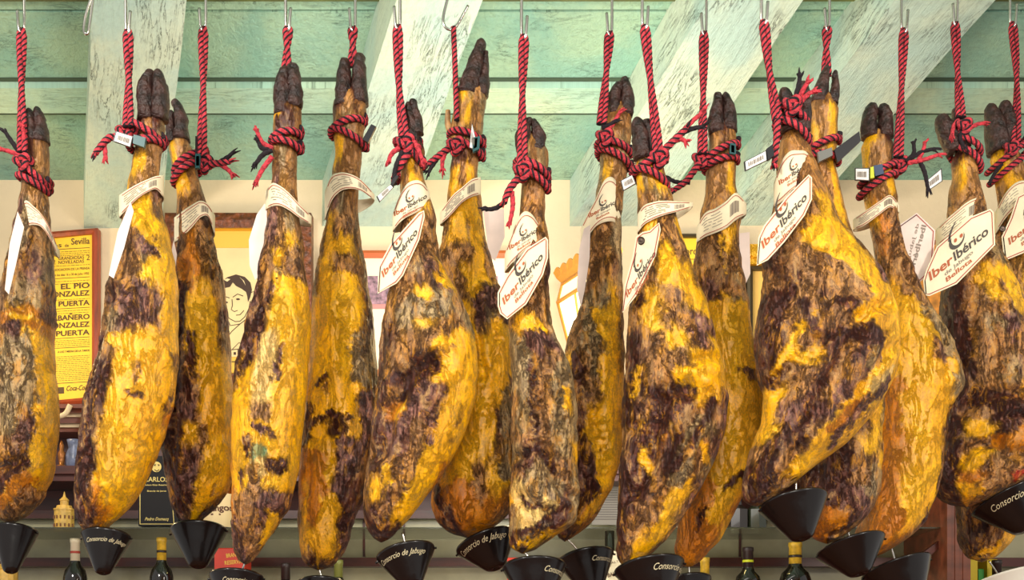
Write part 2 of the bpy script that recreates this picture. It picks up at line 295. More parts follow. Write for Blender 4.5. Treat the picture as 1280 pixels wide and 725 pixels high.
HAMS = [
 dict(Y=2.25, label='grey-tan cured ham cut by the left picture edge, its lower right flank yellow',
  rows=[(155,34,57),(175,31,60),(200,30,60),(230,28,58),(260,24,60),(300,16,62),(340,10,64),(400,0,66),(450,-8,68),(500,-12,71),(550,-13,70),(600,-10,60),(630,-6,44),(648,0,26),(655,8,17)],
  grid=[(160,'GDDDT'),(200,'GDDTT'),(240,'TTTTT'),(270,'GPGTT'),(300,'GPGTT'),(340,'GTTPG'),(380,'TTGGP'),(400,'TTYOP'),(415,'TTPYO'),(440,'TTGGY'),(500,'TTTGY'),(540,'TGTPY'),(570,'GTTPY'),(590,'TDDOY'),(605,'DDOOY'),(620,'DOYTT'),(645,'YTTTG')],
  toes=[((42,178,9),(38,155,7),(37,139,4)),((51,178,9),(50,152,7),(47,137,4))], cre=[[((10,600),(25,590),(45,578)),7,.006],[((32,300),(40,380),(30,470)),9,.004]]),
 dict(Y=2.12, label='cured ham with broad yellow belly and ragged dark left side, hoof against the first beam',
  rows=[(135,175,209),(160,176,206),(185,170,202),(210,165,198),(235,160,199),(260,158,202),(300,150,212),(350,141,220),(400,131,221),(450,122,221),(500,108,216),(518,106,212),(540,104,206),(558,102,199),(576,100,192),(594,98,185),(627,97,166),(645,97,150),(658,101,136),(668,108,124),(673,112,120)],
  grid=[(140,'DDDDD'),(165,'TDTDG'),(185,'TTTTT'),(210,'TYYTT'),(240,'YTTTP'),(265,'TPYYT'),(290,'TDYYY'),(310,'DTPPY'),(330,'TTTGY'),(350,'DTTYY'),(380,'TDPPY'),(410,'TGPPY'),(435,'DTYYY'),(450,'DTYYT'),(475,'DDYPY'),(500,'DDYYP'),(530,'DTYYO'),(560,'DTYYY'),(590,'DTYYO'),(620,'DTOYY'),(650,'DTDOY'),(668,'DDTTT')],
  toes=[((184,150,10),(183,115,10),(188,91,5)),((200,150,10),(201,115,9),(198,91,5))], cre=[[((150,380),(128,450),(118,520),(130,600)),9,.007],[((165,290),(160,380)),8,.004]]),
 dict(Y=2.28, label='slim cured ham, brown left half and yellow right edge, hanging before the carved portrait frame',
  rows=[(165,208,236),(190,212,242),(220,218,247),(250,222,256),(280,221,262),(300,221,266),(350,221,277),(400,219,284),(450,212,287),(500,206,290),(550,204,292),(600,210,290),(630,216,272),(648,224,254),(656,233,245)],
  grid=[(168,'DDGTT'),(200,'GYTTT'),(230,'YYYTT'),(270,'DTTTP'),(310,'DTOTT'),(340,'DTOTT'),(370,'DDYYT'),(400,'DDYYP'),(430,'DTYYT'),(460,'DDTYY'),(490,'DDTYY'),(520,'DDPYY'),(550,'DDYTY'),(580,'DTPTY'),(610,'DDPTY'),(640,'DPTYD')],
  toes=[((227,175,9),(226,148,7),(219,127,4)),((213,178,6),(213,158,5),(213,140,3))], cre=[[((235,340),(228,450),(226,560)),7,.006]]),
 dict(Y=2.14, label='smooth yellow cured ham with pale cream centre and a small blue-green stain',
  rows=[(115,344,376),(140,343,376),(165,342,374),(190,342,371),(220,341,370),(250,337,372),(300,332,377),(340,326,381),(360,322,385),(400,312,388),(450,300,386),(500,292,381),(550,290,377),(600,290,370),(640,290,355),(670,292,338),(692,296,320),(706,303,311)],
  grid=[(95,'DDDDD'),(125,'DDDDD'),(145,'YYDDT'),(158,'TDDDT'),(190,'TTGTT'),(250,'TPTTT'),(280,'DPTGT'),(305,'TPTYT'),(330,'DTYTT'),(347,'DTGTT'),(360,'DTYYY'),(380,'PTYYY'),(410,'DTYYY'),(440,'DPWYY'),(470,'DYWYY'),(500,'YYWYY'),(530,'YYTYY'),(545,'YYYYY'),(560,'YPYYY'),(572,'YDBYY'),(590,'OYTDY'),(610,'OYTYY'),(630,'OTTPP'),(650,'OTTPD'),(680,'PDTTT'),(700,'TDPTT')],
  toes=[((353,145,10),(354,112,10),(356,88,6)),((368,135,9),(368,108,9),(366,84,6))], cre=[[((335,420),(326,360),(345,340),(372,350),(382,400)),6,.004],[((338,360),(325,430),(306,490)),8,.005]]),
 dict(Y=2.27, label='yellow cured ham with grey-purple right flank, hanging between the carved frame and second beam',
  rows=[(105,420,458),(130,418,458),(160,417,455),(190,419,452),(220,416,449),(250,413,447),(300,404,450),(350,395,458),(400,388,465),(450,384,470),(500,379,473),(550,377,470),(600,374,460),(650,374,442),(685,376,430),(705,383,416),(713,392,404)],
  grid=[(110,'DDDDD'),(135,'DDTDT'),(160,'TTGTT'),(190,'YYTTT'),(230,'GTTTT'),(255,'GPGTT'),(290,'TYTTT'),(310,'TYYYT'),(340,'TYTTT'),(360,'TYYYT'),(380,'YYYYP'),(410,'YYYYP'),(440,'YYYPG'),(470,'YYYYG'),(500,'YPYYD'),(520,'YYYYP'),(545,'YTDYP'),(560,'OTYPP'),(590,'OOYPT'),(620,'OYYPD'),(650,'TYYYP'),(680,'YYYTP'),(705,'TDYTT')],
  toes=[((430,135,11),(430,105,10),(431,78,6)),((449,130,10),(449,98,9),(450,72,6))], cre=[[((436,400),(442,470),(455,520)),8,.004],[((385,620),(400,560),(425,545)),6,.003]]),
 dict(Y=2.11, label='broad brown cured ham with a deep central hollow and bright yellow right edge',
  rows=[(165,503,528),(190,503,530),(215,502,528),(240,501,535),(270,503,545),(300,500,546),(330,494,552),(350,490,563),(380,483,578),(420,477,592),(460,474,596),(500,471,592),(540,466,580),(580,461,560),(620,456,533),(650,458,508),(668,465,490),(678,472,481)],
  grid=[(170,'DDTDD'),(205,'TTYTT'),(250,'GTYYT'),(290,'TTTTT'),(320,'TDTTT'),(345,'TTGPY'),(360,'TTTPY'),(380,'TTYGT'),(410,'TGYTG'),(440,'DTTTY'),(465,'TTDYY'),(480,'DDDYY'),(500,'DTDPY'),(520,'DOPTY'),(545,'DPTTY'),(570,'TPTTY'),(590,'TTTYO'),(620,'TYPYO'),(640,'DTTYD'),(665,'DDDTD')],
  toes=[((512,190,10),(514,158,8),(510,131,4)),((521,168,7),(521,145,5),(516,127,4))], cre=[[((548,465),(520,478),(495,520),(480,570)),11,.011],[((535,490),(515,540),(498,600)),7,.007],[((556,345),(553,370)),6,.005],[((540,520),(515,580),(500,640)),5,.004]]),
 dict(Y=2.30, label='cured ham with the tallest upright black-tipped hoof, body half hidden behind two neighbours',
  rows=[(95,577,609),(120,572,608),(145,567,605),(170,563,602),(200,565,598),(230,562,598),(260,558,603),(290,554,606),(320,550,612),(350,553,620),(380,560,632),(420,560,639),(460,558,643),(500,556,647),(540,552,650),(580,548,652),(610,542,650),(635,540,640),(655,550,622),(668,568,604),(673,580,592)],
  grid=[(98,'DDTTD'),(118,'TYGTG'),(150,'TTYTG'),(175,'TTTTG'),(200,'PPPTT'),(220,'YYTYT'),(260,'TYYYT'),(300,'TYYTT'),(330,'TTTTT'),(355,'TTYYT'),(375,'TTYPP'),(400,'TYPGY'),(430,'YPTYY'),(460,'TYTYY'),(490,'TTYYP'),(530,'OYYPG'),(570,'OYYTT'),(600,'OYTYG'),(640,'OOTOT'),(665,'DPOOO')],
  toes=[((585,120,13),(594,85,10),(602,53,5)),((602,120,8),(606,88,5),(608,66,3))], dew=[((566,172,5),(560,155,4),(560,138,3))], cre=[[((600,375),(597,430),(605,480)),5,.006],[((618,380),(622,430)),6,.005]]),
 dict(Y=2.12, label='pale grey-brown leathery cured ham with squared lower end, hanging left of the wall lantern',
  rows=[(168,646,683),(190,648,685),(215,653,685),(240,652,681),(270,650,680),(300,648,684),(330,645,685),(360,645,684),(390,638,686),(420,638,692),(440,639,702),(460,641,711),(500,641,719),(550,641,721),(600,640,722),(635,638,722),(655,638,714),(672,638,690),(686,642,668),(692,648,658)],
  grid=[(172,'DDTTD'),(200,'TGTGT'),(240,'GTTTT'),(300,'TTTTT'),(350,'TTTTD'),(380,'TGTTT'),(410,'TYYTG'),(430,'GGPPG'),(460,'GGTTG'),(490,'GTTGG'),(515,'TTTYG'),(540,'TTTGG'),(565,'GPTGY'),(590,'TDGTG'),(610,'TGPTG'),(625,'YGGPG'),(640,'DGPDG'),(652,'GWGDG'),(665,'GGGDY'),(680,'YDDYT')],
  toes=[((655,188,9),(655,168,8),(662,150,4)),((670,190,10),(673,170,8),(667,152,4))], cre=[[((655,430),(668,480),(668,560)),6,.006],[((685,430),(676,500),(680,570)),6,.006],[((645,575),(680,570),(700,615),(716,625)),6,.007],[((650,625),(672,640),(690,648)),7,.007],[((700,480),(697,560)),5,.004]]),
 dict(Y=2.31, label='mottled olive and yellow cured ham hanging just right of the glowing wall lantern',
  rows=[(125,759,791),(150,753,789),(175,751,788),(200,750,786),(230,748,781),(260,743,777),(300,738,776),(340,733,778),(380,727,779),(420,713,780),(450,708,780),(500,705,780),(550,702,778),(600,698,768),(635,697,750),(658,697,733),(672,700,715),(677,704,709)],
  grid=[(128,'DTTDD'),(150,'GTTTT'),(190,'GTTGT'),(230,'GYTTT'),(300,'TTTGG'),(340,'TTTTG'),(380,'TTGYT'),(405,'TTYYT'),(430,'TTTYT'),(460,'YTGYT'),(490,'DTTYY'),(520,'DTYYO'),(560,'DDYYY'),(590,'DDPYY'),(620,'DDTYY'),(650,'DTTOT'),(670,'DDDTO')],
  toes=[((768,145,9),(768,122,7),(775,106,5)),((783,145,8),(784,118,7),(781,99,4))], cre=[[((735,450),(742,530),(752,600)),8,.006],[((745,330),(740,420)),8,.004]]),
 dict(Y=2.12, label='wide dark-veined cured ham with a hooked fold below its middle, right of the lantern',
  rows=[(185,792,818),(210,795,828),(240,797,838),(270,797,845),(300,797,855),(340,791,868),(380,788,883),(420,785,893),(450,783,903),(480,781,908),(520,780,906),(560,779,897),(600,776,880),(640,773,857),(670,772,835),(698,775,808),(712,783,795)],
  grid=[(188,'DDDTD'),(230,'YGYYT'),(260,'TTGTT'),(290,'TYTTY'),(320,'TTYTY'),(350,'TTYYT'),(380,'DYTYY'),(410,'TYTPP'),(435,'DTYTY'),(455,'DTTYY'),(480,'DTTYY'),(500,'DDDYP'),(525,'DTDTP'),(545,'TYDGP'),(565,'TODTP'),(590,'DTDTG'),(620,'DDTYP'),(650,'DTTYT'),(690,'DTYYT')],
  toes=[((804,200,11),(801,172,10),(796,152,6)),((813,195,8),(813,168,7),(809,153,5))], cre=[[((858,500),(840,495),(820,520),(808,570),(795,620)),10,.010],[((895,455),(865,460),(835,480),(790,545)),6,.004],[((880,500),(850,560),(815,640)),7,.006]]),
 dict(Y=2.33, label='smoothest, almost plain amber-yellow cured ham, half hidden behind the wide veined one',
  rows=[(145,888,920),(165,888,920),(190,886,920),(215,883,918),(240,882,920),(270,876,925),(300,873,922),(340,868,926),(380,870,935),(420,870,941),(460,868,950),(500,866,958),(530,864,960),(560,862,955),(600,855,940),(640,848,918),(670,845,903),(695,845,882),(709,853,868)],
  grid=[(148,'DDTDT'),(165,'TTDTT'),(200,'GTTTT'),(230,'TTTYT'),(270,'TTTTT'),(300,'TTYYT'),(340,'TTYTT'),(365,'DPTGT'),(385,'TPYGT'),(400,'TPYYY'),(430,'YYYYY'),(472,'YYYTY'),(490,'YYYYY'),(560,'YOYYY'),(600,'OOOYY'),(640,'OOOYO'),(660,'OOTOY'),(700,'OOOOO')],
  toes=[((896,168,10),(895,142,8),(898,120,5)),((911,165,9),(911,140,8),(906,120,5))], cre=[[((890,380),(905,372),(925,378)),5,.003]]),
 dict(Y=2.07, label='largest and widest cured ham, wrinkled golden top and brown-violet streaked middle',
  rows=[(155,978,1008),(180,975,1010),(210,973,1020),(250,970,1038),(280,963,1048),(310,957,1075),(340,955,1097),(370,952,1112),(400,947,1121),(430,944,1123),(460,946,1119),(490,953,1107),(520,953,1088),(550,944,1062),(580,935,1022),(605,929,990),(622,930,965),(633,938,952)],
  grid=[(160,'DDDDT'),(190,'TTTTT'),(240,'TDTTT'),(270,'TTTYT'),(295,'TTYYT'),(320,'DTYYT'),(340,'DTTYP'),(360,'TDTTT'),(385,'DDTTY'),(400,'DTDTY'),(420,'DDTYY'),(440,'DTDDY'),(455,'DYDPY'),(475,'DTTPY'),(500,'YTPTY'),(525,'YPPTY'),(550,'YDTYY'),(570,'TDTYY'),(590,'DDTYY'),(610,'DDDTT')],
  toes=[((990,165,11),(986,135,9),(980,115,6)),((1000,165,11),(1004,130,9),(1003,107,6))], cre=[[((1100,390),(1040,420),(990,470),(965,500)),7,.006],[((1060,420),(1030,470),(1000,540),(975,600)),9,.008],[((1110,440),(1085,460),(1060,500)),6,.005],[((955,490),(1000,440)),5,.007],[((975,300),(970,400)),9,.004]]),
 dict(Y=2.28, label='black-veined cured ham mostly hidden behind the largest one, violet blush at its base',
  rows=[(115,1010,1048),(140,1008,1047),(165,1008,1046),(190,1008,1044),(210,1010,1044),(250,1010,1052),(300,1006,1066),(350,1003,1080),(400,1000,1090),(450,998,1098),(500,996,1102),(550,995,1102),(600,996,1100),(630,999,1092),(655,1006,1072),(672,1018,1050),(680,1028,1040)],
  grid=[(118,'DTDTT'),(150,'TTTYT'),(180,'TYTYT'),(210,'TTTYT'),(400,'TTTYT'),(500,'TTTYT'),(520,'DTTYG'),(540,'DDDTY'),(565,'DDTYT'),(580,'DTDTY'),(600,'DDTTG'),(620,'DPPGT'),(635,'OOPPT'),(655,'OOODT'),(675,'OODTT')],
  toes=[((1022,130,10),(1029,102,7),(1033,85,4)),((1040,130,7),(1044,108,5),(1043,90,3))], cre=[]),
 dict(Y=2.39, label='cured ham with burnt flat-topped hoof and grey knuckle bulging from its right side',
  rows=[(160,1078,1117),(190,1078,1115),(220,1080,1115),(250,1080,1120),(280,1087,1124),(310,1094,1130),(340,1096,1140),(370,1096,1152),(400,1094,1170),(440,1092,1192),(465,1090,1200),(490,1090,1199),(510,1089,1186),(540,1088,1180),(560,1088,1178),(600,1084,1172),(640,1078,1158),(668,1070,1140),(690,1068,1108),(699,1076,1092)],
  grid=[(160,'DDDTD'),(175,'YYTDD'),(200,'YTTTD'),(230,'TTTYT'),(270,'YOTTT'),(310,'TOOTT'),(340,'TTTTP'),(375,'OYTTT'),(400,'OYYTG'),(420,'OYYYG'),(445,'OYYPG'),(465,'OYYYG'),(490,'OOYYG'),(520,'OYYYY'),(560,'OOYYP'),(600,'OOYYP'),(640,'OOYYD'),(690,'OOOOO')],
  toes=[((1087,172,9),(1086,150,9),(1090,135,7)),((1105,172,10),(1106,150,9),(1103,136,7))], cre=[[((1158,410),(1170,440),(1168,480)),6,.004],[((1122,340),(1135,365)),5,.004]]),
 dict(Y=2.47, label='dark wet-looking ham showing cut meat folds and a round shank end, near the right edge',
  rows=[(180,1192,1218),(200,1190,1221),(225,1190,1223),(250,1187,1228),(280,1187,1236),(310,1190,1246),(340,1184,1262),(380,1178,1280),(420,1178,1292),(460,1182,1302),(500,1179,1308),(540,1172,1310),(580,1166,1305),(605,1167,1285),(622,1178,1250),(634,1196,1222)],
  grid=[(185,'DDTTD'),(230,'TYTTT'),(260,'TTTTT'),(330,'DTTGT'),(350,'DTYYY'),(370,'DTYPY'),(395,'DTTYP'),(410,'DTGPT'),(440,'DTTTP'),(470,'DTGPT'),(495,'DTTYP'),(505,'DDOTT'),(525,'DTPOT'),(545,'DYDTO'),(560,'DTOOT'),(580,'DYTTO'),(600,'DOTTT'),(618,'DYTTD')],
  toes=[((1194,190,10),(1185,168,11),(1177,150,8)),((1204,185,8),(1200,155,8),(1195,139,5))], cre=[[((1190,520),(1230,500),(1275,510)),7,.008],[((1225,555),(1240,575),(1280,565)),7,.009],[((1180,590),(1195,570),(1230,560)),6,.007],[((1200,370),(1195,460)),8,.007],[((1235,400),(1232,480)),8,.006],[((1222,545),(1240,530),(1275,528)),4,.005]]),
 dict(Y=2.66, label='cured ham at the right picture edge, its base showing low beside the wooden post',
  rows=[(175,1236,1272),(200,1240,1276),(230,1246,1284),(260,1250,1292),(300,1246,1302),(340,1240,1312),(400,1232,1325),(450,1224,1330),(500,1216,1328),(550,1208,1320),(600,1200,1302),(640,1199,1284),(665,1200,1270),(685,1204,1256),(698,1213,1242),(703,1222,1234)],
  grid=[(178,'DDTTD'),(210,'YYTTT'),(250,'TYYTT'),(400,'TTYYT'),(600,'TTTYT'),(630,'DTTTY'),(655,'DDTYY'),(675,'DDTYY'),(695,'TDTYY')],
  toes=[((1249,190,13),(1243,155,11),(1238,135,6)),((1262,185,11),(1260,150,9),(1256,131,6))], cre=[[((1225,640),(1222,690)),8,.006]]),
]
def build_ham(i, h):
    Y = h['Y']; rows = h['rows']; ys = [r[0] for r in rows]
    y = np.concatenate([np.linspace(ys[0], ys[-1], 360)])
    xl = interp_s(y, ys, [r[1] for r in rows]); xr = interp_s(y, ys, [r[2] for r in rows])
    xr = np.maximum(xr, xl+2)
    # gentle irregularity of the outline
    xl = xl+vnoise(np.stack([y/14., y*0+i*3.1, y*0], -1))*1.1; xr = xr+vnoise(np.stack([y/13., y*0+i*5.7, y*0+9], -1))*1.1
    cx = (xl+xr)/2; hw = (xr-xl)/2*Y/F; n = 144
    endt = np.sqrt(np.clip((y-ys[0]+2)/26, .02, 1))*np.sqrt(np.clip((ys[-1]-y)/5, .02, 1)); hw = hw*endt
    th = np.linspace(0, 2*np.pi, n, endpoint=False)
    X = (cx-HX)[:, None]*Y/F+hw[:, None]*np.cos(th); Z = (CZ+(HY-y)*Y/F)[:, None]+0*th
    hd = hd_of(hw); YY = Y-hd[:, None]*np.sin(th)
    p = np.stack([X, YY, Z], -1)
    nx = np.cos(th)[None]/np.maximum(hw, .004)[:, None]; ny = -np.sin(th)[None]/np.maximum(hd, .004)[:, None]
    L = np.sqrt(nx**2+ny**2); nx /= L; ny /= L
    so = i*7.7
    pxn = cx[:, None]+((xr-xl)/2)[:, None]*np.cos(th)[None]
    body = np.clip((y-230)/90, .25, 1)[:, None]
    wr = interp_wr(h['grid'], y, np.cos(th), i, pxn, p)
    q = p*np.array([1, 1, .5])
    big = fbm(q*14+so, 3)*.0065*body
    rid = 1-np.abs(fbm(np.stack([p[..., 0]+fbm(p*9+so, 2)*.03, p[..., 1], p[..., 2]*.32+p[..., 0]*.25], -1)*55+so, 4))*2.4
    fine = fbm(q*110+so, 3)
    d = big+(wr['w']-.08)*(rid*.0064+fine*.0028)*np.clip(body, .5, 1)+fine*.0003
    # long creases
    pxx = HX+p[..., 0]*F/Y; pyy = y[:, None]+0*pxx; front = np.clip(np.sin(th)[None]*2, 0, 1)
    for pts, wd, dep in h.get('cre', []):
        sp = np.array(spline([np.array((a, b, 0.)) for a, b in pts], 8))[:, :2]
        dm = np.full(pxx.shape, 1e9)
        for a, b in sp: dm = np.minimum(dm, (pxx-a+vnoise(p*40)*4)**2+(pyy-b)**2)
        dm = np.sqrt(dm); d = d-front*dep*1.9*np.exp(-(dm/wd)**2)+front*dep*.6*np.exp(-((dm-2.0*wd)/wd)**2)
    d = d*endt[:, None]
    p[..., 0] += nx*d*.55*(1) ; p[..., 1] += ny*d
    p[..., 2] += fbm(q*20+so+50, 2)*.001
    wr['w'] = wr['w']*np.clip((y-200)/80, .45, 1)[:, None]
    V = p.reshape(-1, 3); N = len(y)
    Fc = [(a*n+k, a*n+(k+1) % n, (a+1)*n+(k+1) % n, (a+1)*n+k) for a in range(N-1) for k in range(n)]
    Fc = [f[::-1] for f in Fc]+[tuple(range(n)), tuple((N-1)*n+k for k in range(n-1, -1, -1))]
    base = P((rows[-1][1]+rows[-1][2])/2, ys[-1], Y)
    root = empty('cured_ham', base, h['label'], 'ham', 'cured hams hanging in a row')
    c = (V.min(0)+V.max(0))/2
    me = bpy.data.meshes.new('ham_body'); me.from_pydata((V-c).tolist(), [], Fc); me.materials.append(HAM)
    me.polygons.foreach_set('use_smooth', [True]*len(me.polygons))
    ca = me.color_attributes.new('tone', 'FLOAT_COLOR', 'POINT')
    ca.data.foreach_set('color', np.concatenate([wr['c'], wr['w'][..., None]], -1).reshape(-1, 4).ravel())
    me.update()
    o = bpy.data.objects.new('ham_body', me); COL.objects.link(o); o.parent = root; o.location = tuple(c-base); WL[o.name] = c
    for t in h['toes']:
        pts = spline([P(a, b, Y-.007) for a, b, r in t], 8); rr = np.interp(np.linspace(0, 2, len(pts)), [0, 1, 2], [q[2]*Y/F for q in t])
        tip = (P(*t[-1][:2], Y-.004)-P(*t[-2][:2], Y-.004)); tip /= np.linalg.norm(tip); r0 = rr[-1]
        pts = pts+[pts[-1]+tip*r0*.6, pts[-1]+tip*r0*.9]; rr = list(rr)+[r0*.65, r0*.15]
        mb = MB(); mb.tube(pts, [r*1.13 for r in rr], 16, flat=1.25); ho = mb.build('hoof_toe', M_hoof, root, True)
        v = np.array([q.co[:] for q in ho.data.vertices]); dd = fbm((v+i)*60, 4)*.0050
        v[:, 0] += dd; v[:, 1] += dd*.7; ho.data.vertices.foreach_set('co', v.ravel()); ho.data.update()
    for t in h.get('dew', []):
        pts = spline([P(a, b, Y-.004) for a, b, r in t], 6); rr = np.interp(np.linspace(0, 2, len(pts)), [0, 1, 2], [q[2]*Y/F for q in t])
        mb = MB(); mb.tube(pts, list(rr), 12); d_ = mb.build('dewclaw', M_hooft, root, True)
    return root
def interp_wr(grid, y, ct, i, pxn, p3):
    """skin pigment looked up in the ham's own pattern table with wandering borders"""
    gy = np.array([g[0] for g in grid], float); K = len(grid[0][1])
    cols = np.array([[lin(PAL[c][0])[:3] for c in g[1]] for g in grid]); ww = np.array([[PAL[c][1] for c in g[1]] for g in grid])
    u = (ct[None]+1)/2*(K-1)+0*y[:, None]; v = y[:, None]+0*u
    q = np.stack([u*1.7, v/26., u*0+i*9.1], -1)
    u2 = u+fbm(q, 5, .75)*.75; v2 = v+fbm(q+31, 5, .75)*20
    u2 = np.clip(u2, 0, K-1.001)
    r = np.interp(v2, gy, np.arange(len(gy))); r = np.clip(r, 0, len(gy)-1.001)
    a, b = np.floor(u2).astype(int), np.floor(r).astype(int); fu, fr = u2-a, r-b
    sh = lambda t: np.clip((t-.5)*2.6+.5, 0, 1)
    fu, fr = sh(fu), sh(fr)
    def bl(A):
        ex = (Ellipsis, None) if A.ndim == 3 else Ellipsis
        f1, f2 = fu[ex], fr[ex]
        return (A[b, a]*(1-f1)+A[b, a+1]*f1)*(1-f2)+(A[b+1, a]*(1-f1)+A[b+1, a+1]*f1)*f2
    C, W = bl(cols), bl(ww)
    qs = p3*np.array([1, 1, .6])
    na = fbm(qs*34+i*5.1, 5, .8)*13; nb = fbm(qs*30+77+i, 5, .8)*16; frg = fbm(qs*80+i*3.3, 4, .8)
    X, Yp = pxn+na, v+nb
    for st in STROKES[i]:
        c = np.array(lin(PAL[st[0]][0])[:3]); w0 = PAL[st[0]][1]; r0 = st[1]; pts = np.array(st[2:], float); dm = np.full(X.shape, 1e9)
        for a_, b_ in zip(pts[:-1], pts[1:]):
            d = b_-a_; L2 = (d**2).sum()+1e-9; t = np.clip(((X-a_[0])*d[0]+(Yp-a_[1])*d[1])/L2, 0, 1)
            dm = np.minimum(dm, np.hypot(X-a_[0]-t*d[0], Yp-a_[1]-t*d[1]))
        m = np.clip((r0*1.05+frg*5-dm)/3.0+.5, 0, 1); C = C*(1-m[..., None])+c*m[..., None]; W = W*(1-m)+w0*m
    return dict(c=C, w=W)
for i, h in enumerate(HAMS): build_ham(i, h)

# ------------------------------------------------------------------ ropes
M_red = mat('red_rope_fibre', (214, 62, 74), .8, bump=.7, bscale=350, var=.3, vscale=160)
M_blk = mat('black_rope_fibre', (34, 22, 30), .8, bump=.7, bscale=350, var=.3, vscale=160)
def rope(mb, pts, r, pitch=.035, n=15, ph=0., blackall=False, redall=False, taper=0):
    pts = [np.array(p, float) for p in pts]
    # resample evenly
    seg = [0]
    for a, b in zip(pts[:-1], pts[1:]): seg.append(seg[-1]+np.linalg.norm(b-a))
    L = seg[-1]; m = max(6, int(L/.0028)); s = np.linspace(0, L, m); A = np.array(pts)
    Q = [np.array([np.interp(t, seg, A[:, k]) for k in range(3)]) for t in s]; fr = frames(Q); V = []; mi = []
    for j, (p, (a, b)) in enumerate(zip(Q, fr)):
        e = 1.0
        if taper: e = 1-taper*(j/(m-1))**2
        for k in range(n):
            t = 2*math.pi*k/n; lob = .86+.2*abs(math.cos(1.5*(t)))
            tt = t+s[j]/pitch*2*math.pi+ph
            V.append(p+(a*math.cos(tt)+b*math.sin(tt))*r*lob*e)
    Fc = []; 
    k0 = len(mb.v)
    for j in range(m-1):
        for k in range(n):
            st = 2 if k % 5 in (0, 4) else 0
            Fc.append((j*n+k, j*n+(k+1) % n, (j+1)*n+(k+1) % n, (j+1)*n+k))
            mi.append(1 if blackall else 0 if redall else (1 if st == 2 else 0))
    Fc += [tuple(range(n-1, -1, -1)), tuple((m-1)*n+k for k in range(n))]; mi += [mi[0], mi[-1]]
    mb.v += [tuple(q) for q in V]; mb.f += [tuple(q+k0 for q in f) for f in Fc]; mb.m += mi
RR = .0057
ROPES = [
 dict(loop=[(27,38),(27,110),(28,190)], knot=(29,203), rings=[(44,222,17,13),(43,234,17,8)], tails=[('r',(27,196),(14,190),(0,186)),('b',(24,190),(14,176),(6,164)),('r',(28,190),(30,172),(28,158))]),
 dict(loop=[(160,40),(161,100),(160,158)], knot=(158,166), rings=[(183,170,20,10),(184,186,21,-4)], tails=[('t',(156,172),(138,172),(127,182),(119,192)),('r',(128,178),(131,186),(132,198))]),
 dict(loop=[(254,36),(254,110),(252,196)], knot=(256,205), rings=[(238,208,19,-13),(236,220,18,-14)], tails=[('t',(262,205),(275,204),(287,202)),('b',(276,202),(284,197),(290,192)),('r',(276,206),(285,212),(290,218))]),
 dict(loop=[(360,36),(359,60),(358,92)], knot=None, rings=[(358,177,18,-6),(359,187,17,3)], tails=[('r',(341,186),(328,178),(321,164)),('r',(340,196),(328,212),(320,228)),('b',(340,188),(328,194),(319,206)),('b',(338,186),(328,186),(322,176))]),
 dict(loop=[(441,36),(441,56),(441,84)], knot=None, rings=[(435,164,21,-9),(436,178,22,9)], tails=[]),
 dict(loop=[(497,34),(499,110),(505,172)], knot=(508,180), rings=[(512,196,17,14),(509,208,15,-22)], tails=[('r',(500,184),(490,192),(486,200)),('b',(503,190),(495,208),(492,226)),('r',(512,170),(522,185),(528,200))]),
 dict(loop=[(567,36),(569,90),(571,150)], knot=(570,182), rings=[(583,178,19,5),(584,192,17,7)], tails=[('t',(563,184),(547,196),(535,205)),('b',(548,196),(542,205),(536,214)),('r',(556,192),(553,202),(553,212))]),
 dict(loop=[(655,46),(653,120),(653,208)], knot=(654,214), rings=[(665,216,20,8),(666,229,19,10)], tails=[('t',(650,220),(636,238),(630,254)),('b',(632,252),(620,260),(607,262)),('r',(640,240),(641,258),(637,280))]),
 dict(loop=[(762,42),(758,90),(752,155)], knot=(756,172), rings=[(767,190,20,5),(768,204,21,10)], tails=[('r',(758,165),(768,152),(775,140)),('b',(752,160),(762,156),(768,152))]),
 dict(loop=[(806,34),(813,100),(823,192)], knot=(824,198), rings=[(812,212,16,-10),(812,228,18,9)], tails=[('t',(828,190),(846,172),(858,160)),('r',(850,168),(865,152),(879,140)),('b',(848,170),(862,162),(880,158)),('r',(842,176),(852,174),(858,178))]),
 dict(loop=[(880,42),(879,120),(878,192)], knot=(876,200), rings=[(900,196,22,-12),(901,209,20,-6)], tails=[('t',(874,204),(858,226),(842,238)),('r',(842,238),(832,240)),('b',(862,228),(848,228),(836,224))]),
 dict(loop=[(955,28),(962,90),(972,150)], knot=(990,132), rings=[(988,150,20,10),(990,170,20,12)], tails=[('b',(994,122),(998,108),(1000,94)),('r',(998,124),(1004,112),(1010,102)),('r',(1000,128),(1010,118),(1018,114)),('t',(972,130),(971,170),(968,205))]),
 dict(loop=[(1034,36),(1033,60),(1033,96)], knot=None, rings=[(1026,188,22,-10),(1026,204,21,1)], tails=[]),
 dict(loop=[(1130,38),(1127,110),(1123,196)], knot=(1125,206), rings=[(1098,221,22,-13),(1097,234,22,-14)], tails=[('b',(1132,202),(1142,192),(1142,178)),('r',(1134,204),(1154,200),(1174,193)),('b',(1136,200),(1152,190),(1168,186)),('b',(1150,202),(1156,216),(1160,236)),('r',(1148,200),(1154,188),(1156,178))]),
 dict(loop=[(1194,30),(1197,90),(1201,146)], knot=(1205,158), rings=[(1206,186,18,8),(1206,202,18,12)], tails=[('r',(1210,162),(1220,156),(1229,154)),('b',(1204,160),(1200,172),(1206,186)),('r',(1198,150),(1192,158),(1190,170))]),
 dict(loop=[(1266,30),(1271,100),(1270,178)], knot=(1264,186), rings=[(1258,200,22,-18),(1261,214,22,-18)], tails=[('b',(1252,205),(1244,216),(1238,226))]),
]
def leg_at(i, y):
    h = HAMS[i]; ys = [r[0] for r in h['rows']]
    a = np.interp(y, ys, [r[1] for r in h['rows']]); b = np.interp(y, ys, [r[2] for r in h['rows']])
    return (a+b)/2, (b-a)/2
